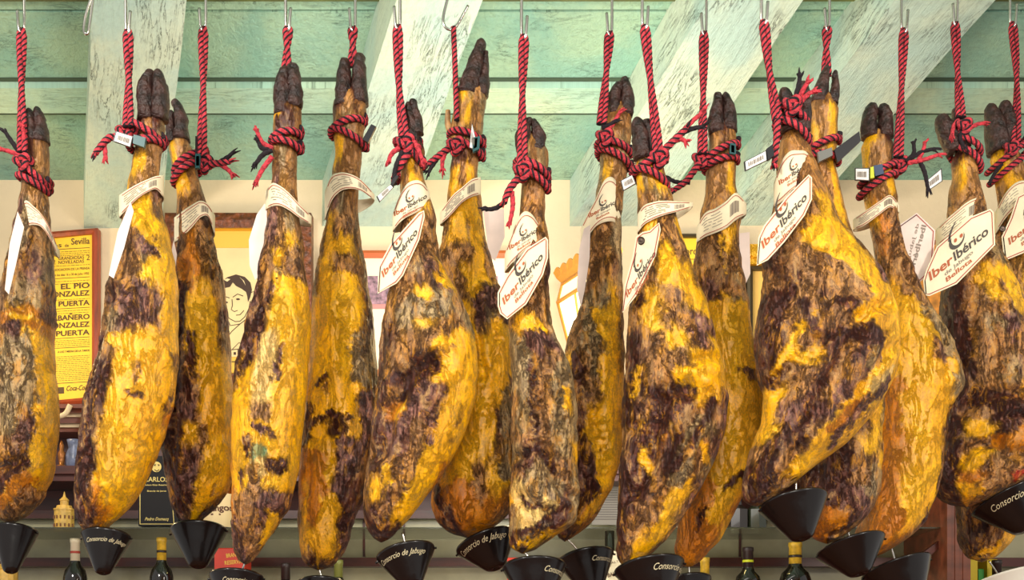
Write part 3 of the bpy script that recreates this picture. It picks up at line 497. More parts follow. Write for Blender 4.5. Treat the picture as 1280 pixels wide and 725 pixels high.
for i, R in enumerate(ROPES):
    Y = HAMS[i]['Y']; lp = R['loop']; hid = R['knot'] is None
    yb = Y+.004 if not hid else Y+.012
    end = lp[-1]; root = empty('hanging_rope', P(*end, Y-.03), None, 'rope', 'red and black ropes on the hams')
    extra = {3: 'short red and black rope vanishing behind the hoof of ', 4: 'shortest red and black rope, doubled behind the hoof of ', 6: 'single-strand red and black rope from the open hook to ',
             12: 'short rope ending behind the twin hoof tips of '}.get(i, 'twisted red and black rope tied round ')
    root['label'] = extra+ref(i)
    # doubled loop from hook to knot
    mb = MB(); k = spline([np.array((a, b, 0.)) for a, b in lp], 10); m = len(k)
    yfront = Y-.035 if not hid else Y+.01
    for sgn in (-1, 1):
        if i == 6 and sgn == 1: continue
        pts = []
        for j, q in enumerate(k):
            t = j/(m-1); ang = t*math.pi*1.0
            off = 3.2*math.cos(ang)*sgn if i != 6 else 0
            if j == 0: off *= .3
            yy = Y+(yfront-Y)*t**1.5+.004*math.sin(ang)*sgn
            pts.append(P(q[0]+off, q[1]+(0 if j else -2), yy))
        rope(mb, pts, RR, ph=sgn)
    mb.build('doubled_loop', [M_red, M_blk], root, True)
    # turns round the leg
    for (cx, cy, rx, dy) in R['rings']:
        mb = MB(); pts = []
        lc, lw = leg_at(i, cy); r_in = max(lw, 8)*Y/F*1.0+RR*.7; rw = max(rx*Y/F, r_in)
        for t in np.linspace(0, 2*math.pi*1.04, 44):
            pts.append(P(cx, cy+dy*math.cos(t), Y)+np.array([rw*math.cos(t), -(hd_of(np.array(r_in))+RR*1.6)*math.sin(t), .002*t]))
        rope(mb, pts, RR*1.2, ph=cy)
        mb.build('rope_turn', [M_red, M_blk], root, True)
    if R['knot']:
        mb = MB(); kx, ky = R['knot']; pts = []
        lc, lw = leg_at(i, ky); kd = Y-hd_of(np.array(max(lw, 9)*Y/F))-.012 if abs(kx-lc) < lw+6 else Y-.02
        for t in np.linspace(0, 2*math.pi, 60):
            pts.append(P(kx, ky, kd)+np.array([math.sin(t)+2*math.sin(2*t), 1.4*math.sin(3*t), math.cos(t)-2*math.cos(2*t)])*.0050)
        rope(mb, pts, RR*1.15); mb.build('knot', [M_red, M_blk], root, True)
    for T in R['tails']:
        mb = MB(); kind = T[0]; pts = [P(a, b, Y-.03-.004*j) for j, (a, b) in enumerate(T[1:])]; pts = spline(pts, 8)
        rope(mb, pts, RR*(1.25 if kind == 't' else .85), blackall=kind == 'b', redall=kind == 'r', taper=.25)
        # frayed fibres at the tip
        e = pts[-1]; d = pts[-1]-pts[-3]; d /= np.linalg.norm(d)+1e-9
        rs = random.Random(i*17+len(pts))
        for q in range(9):
            v = d+np.array([rs.uniform(-.6, .6) for _ in range(3)]); L = rs.uniform(.006, .013)
            o0 = e-d*.003+np.array([rs.uniform(-1, 1) for _ in range(3)])*.002
            k0 = len(mb.f); mb.tube([o0, o0+v*L*.5, o0+v*L+np.array([0, 0, -.002])], [.0024, .0021, .0008], 6)
            for z in range(k0, len(mb.f)): mb.m[z] = 1 if (kind == 'b' or (kind == 't' and q % 2)) else 0
        mb.build('frayed_end', [M_red, M_blk], root, True)

# ------------------------------------------------------------------ hooks and rails
M_steel = mat('polished_steel', (205, 200, 190), .22, metal=1)
RAILY = {2.12: 0, 2.28: 1, 2.42: 2, 2.62: 3}; ZR_ = {q: 1.55+.5857*q+.07 for q in (2.12, 2.28, 2.42, 2.62)}
def rail_y(Y): return min(RAILY, key=lambda q: abs(q-Y))
def hook(i, x, y, Y, label, open_=0):
    ry = rail_y(Y); ZR = ZR_[ry]; s = Y/F; g = 3.0 if not open_ else 0
    top = P(x, y, Y); xx = top[0]
    if open_ == 1:
        body = [(x+2, -60), (x-2, -25), (x-8, 0), (x-13, 22), (x-11, 33), (x-4, 37), (x+3, 33), (x+11, 20), (x+18, 7)]
        pts = [P(a, b, Y) for a, b in body]
    elif open_ == 2:
        body = [(x+12, -60), (x+8, -25), (x+6, 0), (x+2, 30), (x-1, 42), (x-5, 38), (x-3, 20), (x+3, 0), (x+6, -12)]
        pts = [P(a, b, Y) for a, b in body]
    else:
        j = [1, -1, 1, -1, 1, 1, 1, -1, 1, -1, 1, -1, 1, -1, 1, -1][i]
        body = [(x+j*3, -60, 0), (x+j*3, -25, 0), (x+j*3, y-12, .002), (x+j*1.5, y+1, .004), (x, y+4, 0), (x-j*2, y+1, -.004), (x-j*3, y-10, -.005), (x-j*4, y-24, -.005)]
        pts = [P(a, b, Y)+np.array([0, c, 0]) for a, b, c in body]
    # upper bend over the rail
    x0 = pts[0][0]; z0 = pts[0][2]
    up = [np.array([x0, ry+.017, ZR-.03]), np.array([x0, ry+.0165, ZR]), np.array([x0, ry+.008, ZR+.0150]), np.array([x0, ry-.004, ZR+.0165]), np.array([x0, ry-.0165, ZR]), np.array([x0, ry-.017, ZR-.025])]
    pts = list(reversed(up))+pts
    mb = MB(); mb.tube(spline(pts, 6), .0030, 8)
    o = mb.build('meat_hook', M_steel, None, True); return tag(o, label, 'hook', 'steel hooks on the rails')
for i, R in enumerate(ROPES):
    x, y = R['loop'][0]
    hook(i, x, y, HAMS[i]['Y'], ('open curved steel hook holding the rope of ' if i == 6 else 'thin steel hook holding the rope of ')+ref(i), open_=1 if i == 6 else 0)
o = hook(0, 110, 45, 2.28, 'empty steel hook with nothing on it, before the first ceiling beam', open_=2)
for ry, k in RAILY.items():
    mb = MB(); mb.tube([(-1.5, ry, ZR_[ry]), (1.6, ry, ZR_[ry])], .0135, 16)
    r_ = mb.build('hanging_rail', M_steel, None, True)
    tag(r_, 'horizontal steel hanging rail above the hams, %s from the front' % ['first', 'second', 'third', 'fourth'][k], 'rail', 'rails the hooks hang from')
for sx in (-1.46, 1.56):
    mb = MB()
    for q, z in ZR_.items(): mb.tube([(sx, q, z+.012), (sx, q, 4.722-.368*q)], .008, 8)
    mb.tube([(sx, 2.12, 3.4), (sx, 2.62, 3.4)], .008, 8)
    o = mb.build('rail_hanger', M_steel); tag(o, 'steel hanger carrying the %s ends of the rails from the ceiling' % ('left' if sx < 0 else 'right'), 'hanger')

# ------------------------------------------------------------------ paper bands and tags
M_paper = mat('cream_paper', (240, 226, 190), .6, var=.05, vscale=20, bump=.1, bscale=120)
M_paperb = mat('pinkish_paper', (232, 212, 200), .65, var=.06, vscale=20)
M_redl = mat('brown_red_ink', (168, 62, 48), .6)
M_drk = mat('dark_olive_ink', (66, 56, 48), .6)
M_brn = mat('orange_brown_ink', (176, 86, 40), .6)
M_gry = mat('grey_print_ink', (138, 124, 110), .6)
M_gold = mat('gold_print_ink', (214, 170, 60), .6)
INK = [M_redl, M_drk, M_brn, M_gry, M_gold]
M_eye = mat('dark_rivet', (70, 56, 46), .35, metal=.6)
def logo(mb, org, end, fn, faint=False):
    """crescent with two dots, then the name and two small lines, baseline from org to end"""
    o = np.array(org, float); e = np.array(end, float); d = e-o; L = np.linalg.norm(d); d /= L; n = np.array([d[1], -d[0]])*.35+np.array([0, -.65])
    at = lambda a, b: tuple(o+d*a*L+n*b*L)
    put_text(mb, 'Iber', o, at(.40, 0), fn, h=L*.125, mi=2, bold=.022, nv=n)
    put_text(mb, 'Ibérico', at(.42, 0), e, fn, h=L*.125, mi=1, bold=.022, nv=n)
    put_text(mb, 'de Jabugo', at(.23, -.085), at(.71, -.085), fn, h=L*.055, mi=3, bold=.01, nv=n)
    put_text(mb, 'Bellota', at(.23, -.175), at(.67, -.175), fn, h=L*.065, mi=2, bold=.018, nv=n)
    out, inn = [], []
    for k in range(15):
        t = math.radians(150+k*15.5); out.append(at(.52+.13*math.cos(t), .235+.105*math.sin(t)))
        inn.append(at(.54+.105*math.cos(t), .262+.095*math.sin(t)))
    V = [fn(*p) for p in out]+[fn(*p) for p in inn]; mb.add(V, [(k, k+1, 16+k, 15+k) for k in range(14)], 1)
    ribbon(mb, [at(.405, .29), at(.44, .37), at(.50, .43), at(.57, .47)], [L*.03, L*.028, L*.02, L*.006], fn, 1)
    for a in (.50, .60):
        polyf(mb, [at(a+.026*math.cos(t), .245+.026*math.sin(t)) for t in np.linspace(0, 2*math.pi, 13)[:-1]], fn, 2)
def paper_tag(name, i, poly, txt, label, slope=0., dY=0., mirror=False, rivet=None, M=None, cat='tag', grp='hexagonal paper ham tags', parent=None, border=True):
    Y0 = HAMS[i]['Y']; cx = sum(p[0] for p in poly)/len(poly)
    lc, lw = leg_at(i, sum(p[1] for p in poly)/len(poly))
    base = Y0-hd_of(np.array(lw*Y0/F))-.016+dY
    fn0 = lambda x, y: P(x, y, base+slope*(x-cx)*Y0/F)
    fn = lambda x, y: P(x, y, base+slope*(x-cx)*Y0/F-.0012)
    root = parent or empty(name, fn0(cx, min(p[1] for p in poly)), label, cat, grp)
    mb = MB(); mb.slab([fn0(*p) for p in poly], (0, .0010, 0)); card = mb.build('paper_card', M or M_paper, root)
    c = np.array([cx, sum(p[1] for p in poly)/len(poly)])
    mb = MB(); inn = []
    n = len(poly)
    for k in range(n):
        a, b, e = (np.array(poly[(k+z-1) % n], float) for z in range(3))
        d1 = (b-a)/np.linalg.norm(b-a); d2 = (e-b)/np.linalg.norm(e-b); m = (np.array([-d1[1], d1[0]])+np.array([-d2[1], d2[0]])); m /= np.linalg.norm(m)+1e-9
        if np.dot(m, c-b) < 0: m = -m
        inn.append(b+m*2.4)
    if border: ribbon(mb, inn+[inn[0], inn[1]], 1.1, fn, 0)
    if txt:
        if mirror:
            a, b = txt; put_text(mb, 'IberIbérico', a, b, fn, h=6, mi=3, bold=.02, upside=-1)
            put_text(mb, 'de Jabugo', (a[0]-9, a[1]-2), (b[0]-5, b[1]-14), fn, h=4, mi=3, upside=-1)
        else: logo(mb, txt[0], txt[1], fn)
    if len(mb.v): mb.build('printed_lettering', INK, card)
    if rivet:
        mb = MB(); mb.lathe(fn(*rivet)+np.array([0, .001, 0]), (0, -1, 0), [(0, .0075), (.002, .0075), (.003, .005), (.0022, .002)], 20); mb.build('rivet', M_eye, card, True)
    return root
def band(i, pts, label, kind='print', txt=None, M=None):
    """paper band closed round the leg: front traced, rear half follows the leg"""
    Y = HAMS[i]['Y']; xs = [p[0] for p in pts]; x0, x1 = xs[0], xs[-1]; cx = (x0+x1)/2; hw = (x1-x0)/2*1.0
    lc, lw = leg_at(i, np.mean([p[1] for p in pts])); R = max(hd_of(np.array(lw*Y/F))+.010, .030)
    yfun = lambda x: Y-R*math.sqrt(max(0., 1-((x-cx)/(hw*1.02))**2))
    ux = np.linspace(0, 1, 34); xx = x0+(x1-x0)*(.5-.5*np.cos(ux*math.pi))
    tp = interp_s(xx, xs, [p[1] for p in pts]); bt = interp_s(xx, xs, [p[2] for p in pts])
    root = empty('paper_band', P(cx, float(bt.mean()), Y), label, 'paper band', 'paper bands round the ham legs')
    V, Fc = [], []; K = 6
    def col(x, t, b, yy, f=0):
        for k in range(K+1): V.append(P(x, t+(b-t)*k/K, yy+f*0))
    for x, t, b in zip(xx, tp, bt): col(x, t, b, yfun(x))
    nfront = len(xx)
    # rear half
    zt = [P(xx[-1], tp[-1], Y)[2], P(xx[0], tp[0], Y)[2]]; zb = [P(xx[-1], bt[-1], Y)[2], P(xx[0], bt[0], Y)[2]]
    for a in np.linspace(0, math.pi, 18)[1:-1]:
        q = (1-math.cos(a))/2; x = x1+(x0-x1)*q; X = (x-HX)*Y/F; yy = Y+R*.9*math.sin(a)
        for k in range(K+1):
            t = zt[0]+(zt[1]-zt[0])*q; b = zb[0]+(zb[1]-zb[0])*q; V.append(np.array([X, yy, t+(b-t)*k/K]))
    n = nfront+16
    for c in range(n):
        c2 = (c+1) % n
        for k in range(K): Fc.append((c*(K+1)+k, c*(K+1)+k+1, c2*(K+1)+k+1, c2*(K+1)+k))
    mb = MB(); mb.add(V, Fc); o = mb.build('paper_sleeve', M or M_paper, root, True)
    so = o.modifiers.new('thickness', 'SOLIDIFY'); so.thickness = .0007; so.offset = 0
    fn = lambda x, y: P(x, y, yfun(x)-.0016)
    mb = MB(); ct = lambda x: float(interp_s(np.array([x]), xs, [p[1] for p in pts])[0]); cb = lambda x: float(interp_s(np.array([x]), xs, [p[2] for p in pts])[0])
    sx = [x0+(x1-x0)*t for t in np.linspace(.06, .94, 22)]
    for fr in (.10, .90): ribbon(mb, [(x, ct(x)+(cb(x)-ct(x))*fr) for x in sx], .8, fn, 0)
    if kind == 'print':
        rs = random.Random(i)
        for fr in (.24, .36, .48, .60, .72):
            a = rs.uniform(.1, .16); b = rs.uniform(.5, .62)
            xr = np.linspace(x0+(x1-x0)*a, x0+(x1-x0)*b, 12)
            for q in range(0, 11, 1):
                if rs.random() < .8: ribbon(mb, [(x, ct(x)+(cb(x)-ct(x))*fr) for x in xr[q:q+2]], .7, fn, 3)
        for q in np.linspace(.68, .84, 9):
            x = x0+(x1-x0)*q; ribbon(mb, [(x, ct(x)+(cb(x)-ct(x))*.28), (x, ct(x)+(cb(x)-ct(x))*.72)], .6 if int(q*100) % 3 else 1.0, fn, 3)
    elif txt: logo(mb, txt[0], txt[1], fn)
    mb.build('printed_lettering', INK, o)
    return root
bands = {0: [(24,262,286),(31,251,284),(42,258,281),(52,268,284),(62,284,298),(73,312,322)],
 1: [(149,244,272),(158,238,262),(170,231,250),(185,224,240),(196,220,237),(204,219,246)],
 2: [(218,272,303),(228,264,296),(240,256,284),(252,251,271),(261,257,272),(268,268,292)],
 3: [(332,240,262),(340,229,258),(348,231,257),(360,240,262),(374,255,272),(389,270,281)],
 4: [(406,240,274),(413,222,254),(423,216,241),(436,217,236),(450,224,238),(468,243,250)],
 5: [(491,268,289),(498,248,280),(506,233,273),(516,226,268),(528,228,262),(537,240,260)],
 6: [(550,266,281),(557,256,275),(566,244,266),(578,234,253),(590,224,246),(601,221,243)],
 7: [(631,318,340),(638,298,331),(645,279,325),(653,266,318),(665,268,309),(678,290,302)],
 8: [(726,286,306),(735,267,295),(745,248,283),(755,226,278),(766,222,277),(776,236,282)],
 9: [(797,268,291),(803,259,283),(815,253,275),(830,251,269),(848,252,264),(866,253,258)],
 10: [(871,284,303),(880,268,297),(895,260,291),(908,251,285),(920,241,275),(933,254,268)],
 11: [(968,228,258),(976,204,253),(985,191,245),(998,188,234),(1009,191,225),(1018,207,219)],
 13: [(1067,274,287),(1078,266,283),(1090,258,275),(1102,250,266),(1113,244,259),(1124,256,266)],
 14: [(1171,286,309),(1182,275,300),(1195,264,290),(1210,252,279),(1222,247,270),(1231,246,262)],
 15: [(1245,264,292),(1254,246,277),(1265,232,264),(1276,226,256),(1288,228,252),(1297,236,250)]}
btxt = {5: ((493, 270), (534, 247)), 7: ((637, 312), (674, 288)), 8: ((736, 272), (773, 253)), 11: ((974, 231), (1013, 206))}
for i, pts in bands.items():
    k = 'brand' if i in btxt else 'print'
    lab = ('cream logo paper band wrapped round ' if k == 'brand' else 'white paper band with fine print round ')+ref(i)
    root = band(i, pts, lab, k, btxt.get(i))
# trailing flaps of the bands (free paper ends hanging down the leg)
flaps = {0: ([(22,264),(30,284),(20,330),(11,368),(6,362),(12,305)], -.02), 1: ([(163,252),(167,264),(155,310),(142,348),(136,344),(147,290)], -.01),
 2: ([(217,300),(221,318),(218,345),(213,338),(214,316)], 0), 3: ([(331,254),(335,262),(331,300),(325,344),(319,350),(312,332),(311,300),(321,268)], .045),
 6: ([(604,262),(630,261),(631,296),(619,326),(611,320)], .06), 8: ([(730,286),(738,281),(737,322),(731,362),(726,385),(721,360),(724,312)], -.005),
 10: ([(921,292),(937,290),(938,342),(925,370),(920,345)], .06)}
for i, (poly, dy) in flaps.items():
    side = 'right' if i in (6, 10) else 'left'
    paper_tag('paper_tag', i, poly, None, 'blank narrow paper tag hanging down the %s side of %s' % (side, ref(i)), dY=dy, M=M_paperb, border=False, grp='blank side tags')
tags = [
 (5, [(472,367),(473,333),(488,305),(523,266),(530,263),(531,270),(524,300),(504,344),(496,354)], ((479,347),(522,291)), -.0, 0, None),
 (7, [(622,382),(622,366),(633,345),(658,311),(682,296),(685,300),(685,322),(679,343),(658,380),(634,399),(625,392)], ((630,381),(679,322)), 0, -.004, None),
 (9, [(778,391),(781,356),(791,320),(795,296),(803,290),(812,288),(824,278),(826,287),(820,319),(796,369)], ((784,372),(820,318)), .5, -.012, (801, 301)),
 (11, [(946,332),(948,297),(955,282),(983,246),(1011,218),(1015,222),(1015,249),(1006,269),(981,302),(960,325)], ((954,311),(1009,248)), 0, -.006, None),
 (14, [(1154,350),(1156,369),(1162,370),(1196,355),(1244,306),(1242,265),(1238,261),(1213,271),(1171,308),(1158,337)], ((1163,351),(1236,292)), 0, -.02, None),
 (15, [(1252,296),(1255,322),(1258,325),(1285,314),(1320,280),(1320,235),(1300,232),(1272,245),(1263,272)], ((1262,306),(1318,262)), 0, -.02, (1253, 286)),
]
for i, poly, txt, sl, dy, rv in tags:
    paper_tag('paper_tag', i, poly, txt, 'hexagonal cream tag with smiling logo in front of '+ref(i), slope=sl, dY=dy, rivet=rv)
paper_tag('paper_tag', 13, [(1123,282),(1146,266),(1169,288),(1167,323),(1162,342),(1139,362),(1127,342)], ((1158,282),(1140,346)),
          'hexagonal tag seen from its faded back, turned away beside '+ref(13), slope=0, dY=.06, mirror=True, M=M_paperb, rivet=(1126, 312), grp=None)

# ------------------------------------------------------------------ barcode seals
M_white = mat('white_sticker', (238, 236, 232), .5); M_blackp = mat('black_plastic', (26, 24, 28), .35)
M_yel = mat('yellow_green_plastic', (206, 214, 40), .4); M_teal = mat('teal_plastic', (30, 82, 84), .4); M_bluep = mat('dark_blue_plastic', (40, 62, 96), .4)
def seal(i, label, quad=None, clip=None, clipm=None, yel=None, strap=None, dY=-.0):
    Y = HAMS[i]['Y']-.045+dY; a = (quad or clip or strap or yel)[0]; root = empty('barcode_seal', P(*a, Y), label, 'seal', 'security seals tied in the ropes')
    fn = lambda x, y: P(x, y, Y-.0045)
    if quad:
        mb = MB(); c = np.mean(np.array(quad, float), 0); big = [tuple(c+(np.array(p)-c)*1.16) for p in quad]
        mb.slab([P(*p, Y) for p in big], (0, .003, 0)); mb.build('plastic_plate', M_blackp, root)
        mb = MB(); mb.slab([P(*p, Y-.003) for p in quad], (0, .003, 0)); stk = mb.build('sticker', M_white, root)
        mb = MB(); q = [np.array(p, float) for p in quad]; rs = random.Random(i)
        t = .12
        while t < .86:
            w = rs.choice([.03, .05, .07]); lo, hi = .25, .75
            pt = lambda u, v: q[0]*(1-u)*(1-v)+q[1]*u*(1-v)+q[2]*u*v+q[3]*(1-u)*v
            polyf(mb, [pt(t, lo), pt(t+w, lo), pt(t+w, hi), pt(t, hi)], fn); t += w+rs.choice([.03, .05])
        mb.build('barcode', M_gry, stk)
    for pl, m, nm in ((clip, clipm or M_teal, 'clip'), (yel, M_yel, 'coloured_insert'), (strap, M_blackp, 'strap')):
        if pl:
            mb = MB(); mb.slab([P(*p, Y-.004) for p in pl], (0, .008, 0)); mb.build(nm, m, root)
seal(1, 'white barcode seal with teal clip, tied on '+ref(1), [(146,165),(165,171),(162,183),(143,176)], [(167,168),(182,172),(180,184),(166,179)])
seal(2, 'small upright seal with yellow insert on '+ref(2), None, [(244,192),(250,192),(249,210),(244,210)], M_teal, [(245,195),(249,195),(249,207),(245,207)], [(244,170),(246,170),(246,192),(244,192)])
seal(4, 'black seal strap sticking up beside '+ref(4), None, None, None, None, [(464,155),(470,158),(460,178),(453,174)])
seal(5, 'black barcode seal hanging left of the band of '+ref(5), [(488,231),(491,234),(475,251),(472,245)], strap=[(489,226),(496,218),(498,221),(491,232)])
seal(6, 'pointed white seal with yellow insert on '+ref(6), [(590,155),(594,172),(593,186),(587,184)], [(590,172),(600,170),(599,186),(591,190)], M_teal, [(593,173),(597,172),(596,184),(592,186)])
seal(8, 'white barcode seal with dark blue clip, on '+ref(9), [(777,226),(790,219),(794,229),(780,237)], [(797,212),(809,208),(811,219),(799,224)], M_bluep, dY=-.15)
seal(10, 'small seal with yellow insert at the rope of '+ref(10), None, [(913,178),(920,180),(920,193),(912,192)], M_teal, [(914,181),(918,182),(918,191),(914,190)])
seal(11, 'large black-edged barcode seal sticking out left of '+ref(11), [(932,202),(957,189),(958,200),(933,212)], strap=[(958,186),(966,180),(968,194),(960,200)])
seal(12, 'black seal strap with grey clip pointing right from '+ref(12), None, [(1022,190),(1040,184),(1041,194),(1024,202)], mat('grey_plastic', (110, 110, 104), .4), None, [(1043,187),(1074,164),(1076,176),(1047,203)])
seal(13, 'white barcode seal with yellow insert and blue clip on '+ref(13), [(1070,211),(1086,211),(1086,225),(1070,224)], [(1092,207),(1103,205),(1105,217),(1094,220)], M_bluep, [(1088,209),(1092,208),(1093,222),(1088,223)])
seal(14, 'tilted black-edged barcode seal hanging left of '+ref(14), [(1159,226),(1176,212),(1177,226),(1161,237)], dY=-.03)

# ------------------------------------------------------------------ funnels
M_fun = mat('black_glossy_plastic', (20, 14, 13), .25, spec=.35, coat=.15, bump=.05, bscale=60); M_script = mat('cream_script_print', (214, 200, 160), .6)
M_fw = mat('white_plastic', (226, 220, 205), .35)
# rim left, rim right, tip, text start angle (deg) or None
FUN = [((-8,664),(46,664),(14,719),None,2.25),((103,671),(163,671),(133,720),(128,75),2.12),((214,666),(283,662),(250,712),None,2.28),((262,722),(329,722),(298,770),(110,40),2.14),((373,730),(432,730),(405,780),None,2.27),
 ((471,701),(543,683),(508,738),(160,22),2.11),((571,692),(645,664),(610,717),(165,20),2.30),((628,711),(708,708),(672,762),(70,-10),2.12),((697,704),(767,691),(736,748),(80,-40),2.31),
 ((768,716),(855,703),(818,762),(90,-10),2.12),((832,728),(889,724),(862,775),None,2.33),((950,636),(1034,622),(986,680),None,2.07),((1021,694),(1105,672),(1052,726),None,2.28),((1078,722),(1162,698),(1118,768),None,2.39),
 ((1217,640),(1302,604),(1254,677),(150,30),2.47),((1206,738),(1300,716),(1250,790),None,2.66)]
for i, (a, b, t, tx, Y) in enumerate(FUN):
    Yf = Y-.0; A, B, T = P(*a, Yf), P(*b, Yf), P(*t, Yf); C = (A+B)/2; R = np.linalg.norm(B-A)/2; u = (B-A)/(2*R)
    ax = np.array([u[2], 0, -u[0]]); H = (T-C).dot(ax); T = C+ax*H; ax = ax+np.array([0, -.27, 0]); ax /= np.linalg.norm(ax)
    u = u-ax*u.dot(ax); u /= np.linalg.norm(u); w = np.cross(ax, u)
    if w[1] > 0: w = -w                      # w points to the viewer
    word = {3: ' with the start of a script word', 15: ''}.get(i, '')
    look = 'white plastic drip funnel, cut by the picture edge, under ' if i == 15 else ('black drip funnel with cream script lettering under ' if tx else 'plain black drip funnel hanging under ')
    root = empty('drip_funnel', T, look+ref(i), 'funnel', 'drip funnels under the hams')
    rt = R*.3
    prof = [(0, R*.955), (-.002, R*.97), (-.0025, R*1.0), (.001, R*1.01), (.003, R*.985), (H*.25, R*.84), (H*.5, R*.655), (H*.75, R*.47), (H*.9, R*.36), (H*.96, R*.30), (H, R*.18), (H-.002, R*.06), (H*.93, R*.18), (H*.5, R*.57), (H*.25, R*.78), (.004, R*.93)]
    mb = MB(); mb.lathe(C, ax, prof[:12]+[(H-.003, R*.05)], 48, u=u)
    # open cup: drop the cap faces
    mb.f = mb.f[:-2]+[mb.f[-1]]; mb.m = mb.m[:len(mb.f)]
    o = mb.build('funnel_cup', M_fw if i == 15 else M_fun, root, True); s_ = o.modifiers.new('thickness', 'SOLIDIFY'); s_.thickness = .0018; s_.offset = -1
    for sg in (-1, 1):
        mb = MB(); q = C+u*sg*R*1.0; mb.tube([q-u*sg*.001+ax*.003, q+u*sg*.0035+ax*.004], .0022, 8); mb.build('rim_lug', M_fw if i == 15 else M_fun, o)
    # wire peg to the ham
    h = HAMS[i]; rr = h['rows'][-1]; yb = P((rr[1]+rr[2])/2, rr[0]-6, h['Y']); mid = C+np.array([0, 0, -.004])
    px_peg = {1: 131, 2: 249, 11: 995, 12: 1058, 13: 1114, 14: 1265, 15: 1236, 6: 608, 5: 503}.get(i)
    if px_peg: 
        top = P(px_peg, HY-(C[2]-CZ)/Y*F-26, Y); 
    else: top = yb
    mb = MB(); mb.tube(spline([top, (top+mid)/2+np.array([.002, 0, 0]), mid, mid+ax*H*.45], 6), .002, 8); mb.build('wire_peg', M_steel, root, True)
    if tx:
        V, Fc, wd = text2d('Consorcio de Jabugo', .0, .5); t0, t1 = math.radians(tx[0]), math.radians(tx[1]); k = (t1-t0)/wd
        k = math.copysign(2.15/wd, -1); hh = R*2.15/wd*1.0
        mb = MB(); out = []
        for vx, vy in V:
            th = t0+k*vx; d = H*.30-vy*hh*1.15*.8
            rad = np.interp(d, [0, H*.25, H*.5, H*.75], [R*1.0, R*.84, R*.655, R*.47])+.0012
            out.append(C+ax*d+(u*math.cos(th)+w*math.sin(th))*rad)
        mb.add(out, Fc); mb.build('script_lettering', M_script, o)

# ------------------------------------------------------------------ the room
YB = 4.0
M_wall = mat('cream_plaster', (226, 204, 168), .8, bump=.3, bscale=30, var=.05, vscale=3)
M_mintb = paint_material('mint_boards', (142, 190, 170), (52, 74, 60), 1, 4, .7, 3.0)
M_mintl = paint_material('pale_mint_batten', (160, 198, 178), (84, 100, 80), 1, 6, .3, .2)
M_beam = paint_material('mint_beam', (176, 204, 192), (40, 56, 48), .8, 6, 1.0, .5)
zc = lambda y: 4.722-.368*y
def struct(mb, name, m, uvf=None, smooth=False):
    o = mb.build(name, m, None, smooth, uvf); o['kind'] = 'structure'; return o
struct(MB().box((-3.2, YB, 0), (3.2, YB+.1, 4.0)), 'wall_back', M_wall)
struct(MB().box((-3.2, -1.5, -.1), (3.2, YB+.1, 0)), 'floor', mat('terracotta_floor', (150, 92, 64), .5, var=.2))
# ceiling boards as one shell with steps, running across the room
mb = MB(); bx = lambda y0, y1, t0, t1: mb.add([(-3.2,y0,zc(y0)-t0),(3.2,y0,zc(y0)-t0),(3.2,y1,zc(y1)-t0),(-3.2,y1,zc(y1)-t0),(-3.2,y0,zc(y0)+t1),(3.2,y0,zc(y0)+t1),(3.2,y1,zc(y1)+t1),(-3.2,y1,zc(y1)+t1)],
              [(0,1,2,3)[::-1],(7,6,5,4)[::-1],(0,4,5,1)[::-1],(1,5,6,2)[::-1],(2,6,7,3)[::-1],(3,7,4,0)[::-1]])
yy = YB+.02
bnd = [4.02, 3.705, 3.60, 3.36, 3.10, 2.85, 2.6, 2.35, 2.1, 1.85, 1.6, 1.2, .8, .4, 0, -.5, -1]
for a, b in zip(bnd[:-1], bnd[1:]): bx(b+.004, a-.004, .0, .03)
bx(-1, 4.02, -.031, .06)
uvc = lambda V: np.stack([V[:, 0], V[:, 1]*1.07], -1)
struct(mb, 'ceiling', M_mintb, uvc)
mb = MB()
for a, b in ((3.60, 3.695), (3.10, 3.2), (2.6, 2.7)): bx(a, b, .022, -.0005)
struct(mb, 'trim_1', M_mintl, uvc)
mb = MB(); bx(3.70, 3.722, .004, -.0005); bx(3.585, 3.597, .003, -.0005); struct(mb, 'batten_shade_strips', mat('painted_batten_shade', (58, 76, 58), .8), None)  # dark strips imitate the batten's shadow band and the dark gap line
mb = MB(); bx(3.22, 3.318, .012, -.0005); struct(mb, 'trim_2', mat('dark_olive_timber', (84, 92, 48), .6, var=.3, bump=.4), None)
# beams, running down towards the back wall, skewed to the left
dv = np.array([-.4036, 1, -.368])
def beam(x0, x1, lab):
    mb = MB(); n = 30; V = []; depth = .171; UV = []
    for k in range(n+1):
        s = -.0+(k/n)*-3.6
        for (x, dz, u) in ((x0, 0, 0), (x1, 0, x1-x0), (x1, depth+.03, x1-x0+.15), (x0, depth+.03, -.15)):
            nx = vnoise(np.array([[s*3, x*5, dz*3]]))[0]*.010; nz = vnoise(np.array([[s*3+9, x*5, dz*3]]))[0]*.008
            p = np.array([x, YB+.01, CZ+(HY-285)*YB/F])+dv*s+np.array([nx, 0, dz+nz]); V.append(p); UV.append((s*1.1, u+x0))
    Fc = [(k*4+j, k*4+(j+1) % 4, (k+1)*4+(j+1) % 4, (k+1)*4+j) for k in range(n) for j in range(4)]+[(0, 1, 2, 3), (n*4+3, n*4+2, n*4+1, n*4)]
    mb.add(V, Fc); UV = np.array(UV)
    o = mb.build('ceiling_beam', M_beam, None, False, lambda V_: UV)
    tag(o, lab, 'beam', 'painted ceiling beams'); return o
beam(-1.535, -1.262, 'mint painted timber beam on the far left, behind the second ham')
beam(-.676, -.420, 'cracked mint painted timber beam above the gap between fifth and sixth hams')
beam(.205, .478, 'mint painted timber beam sloping down to the lantern')
beam(.735, 1.005, 'widest-looking mint timber beam with long cracks, above the largest ham')

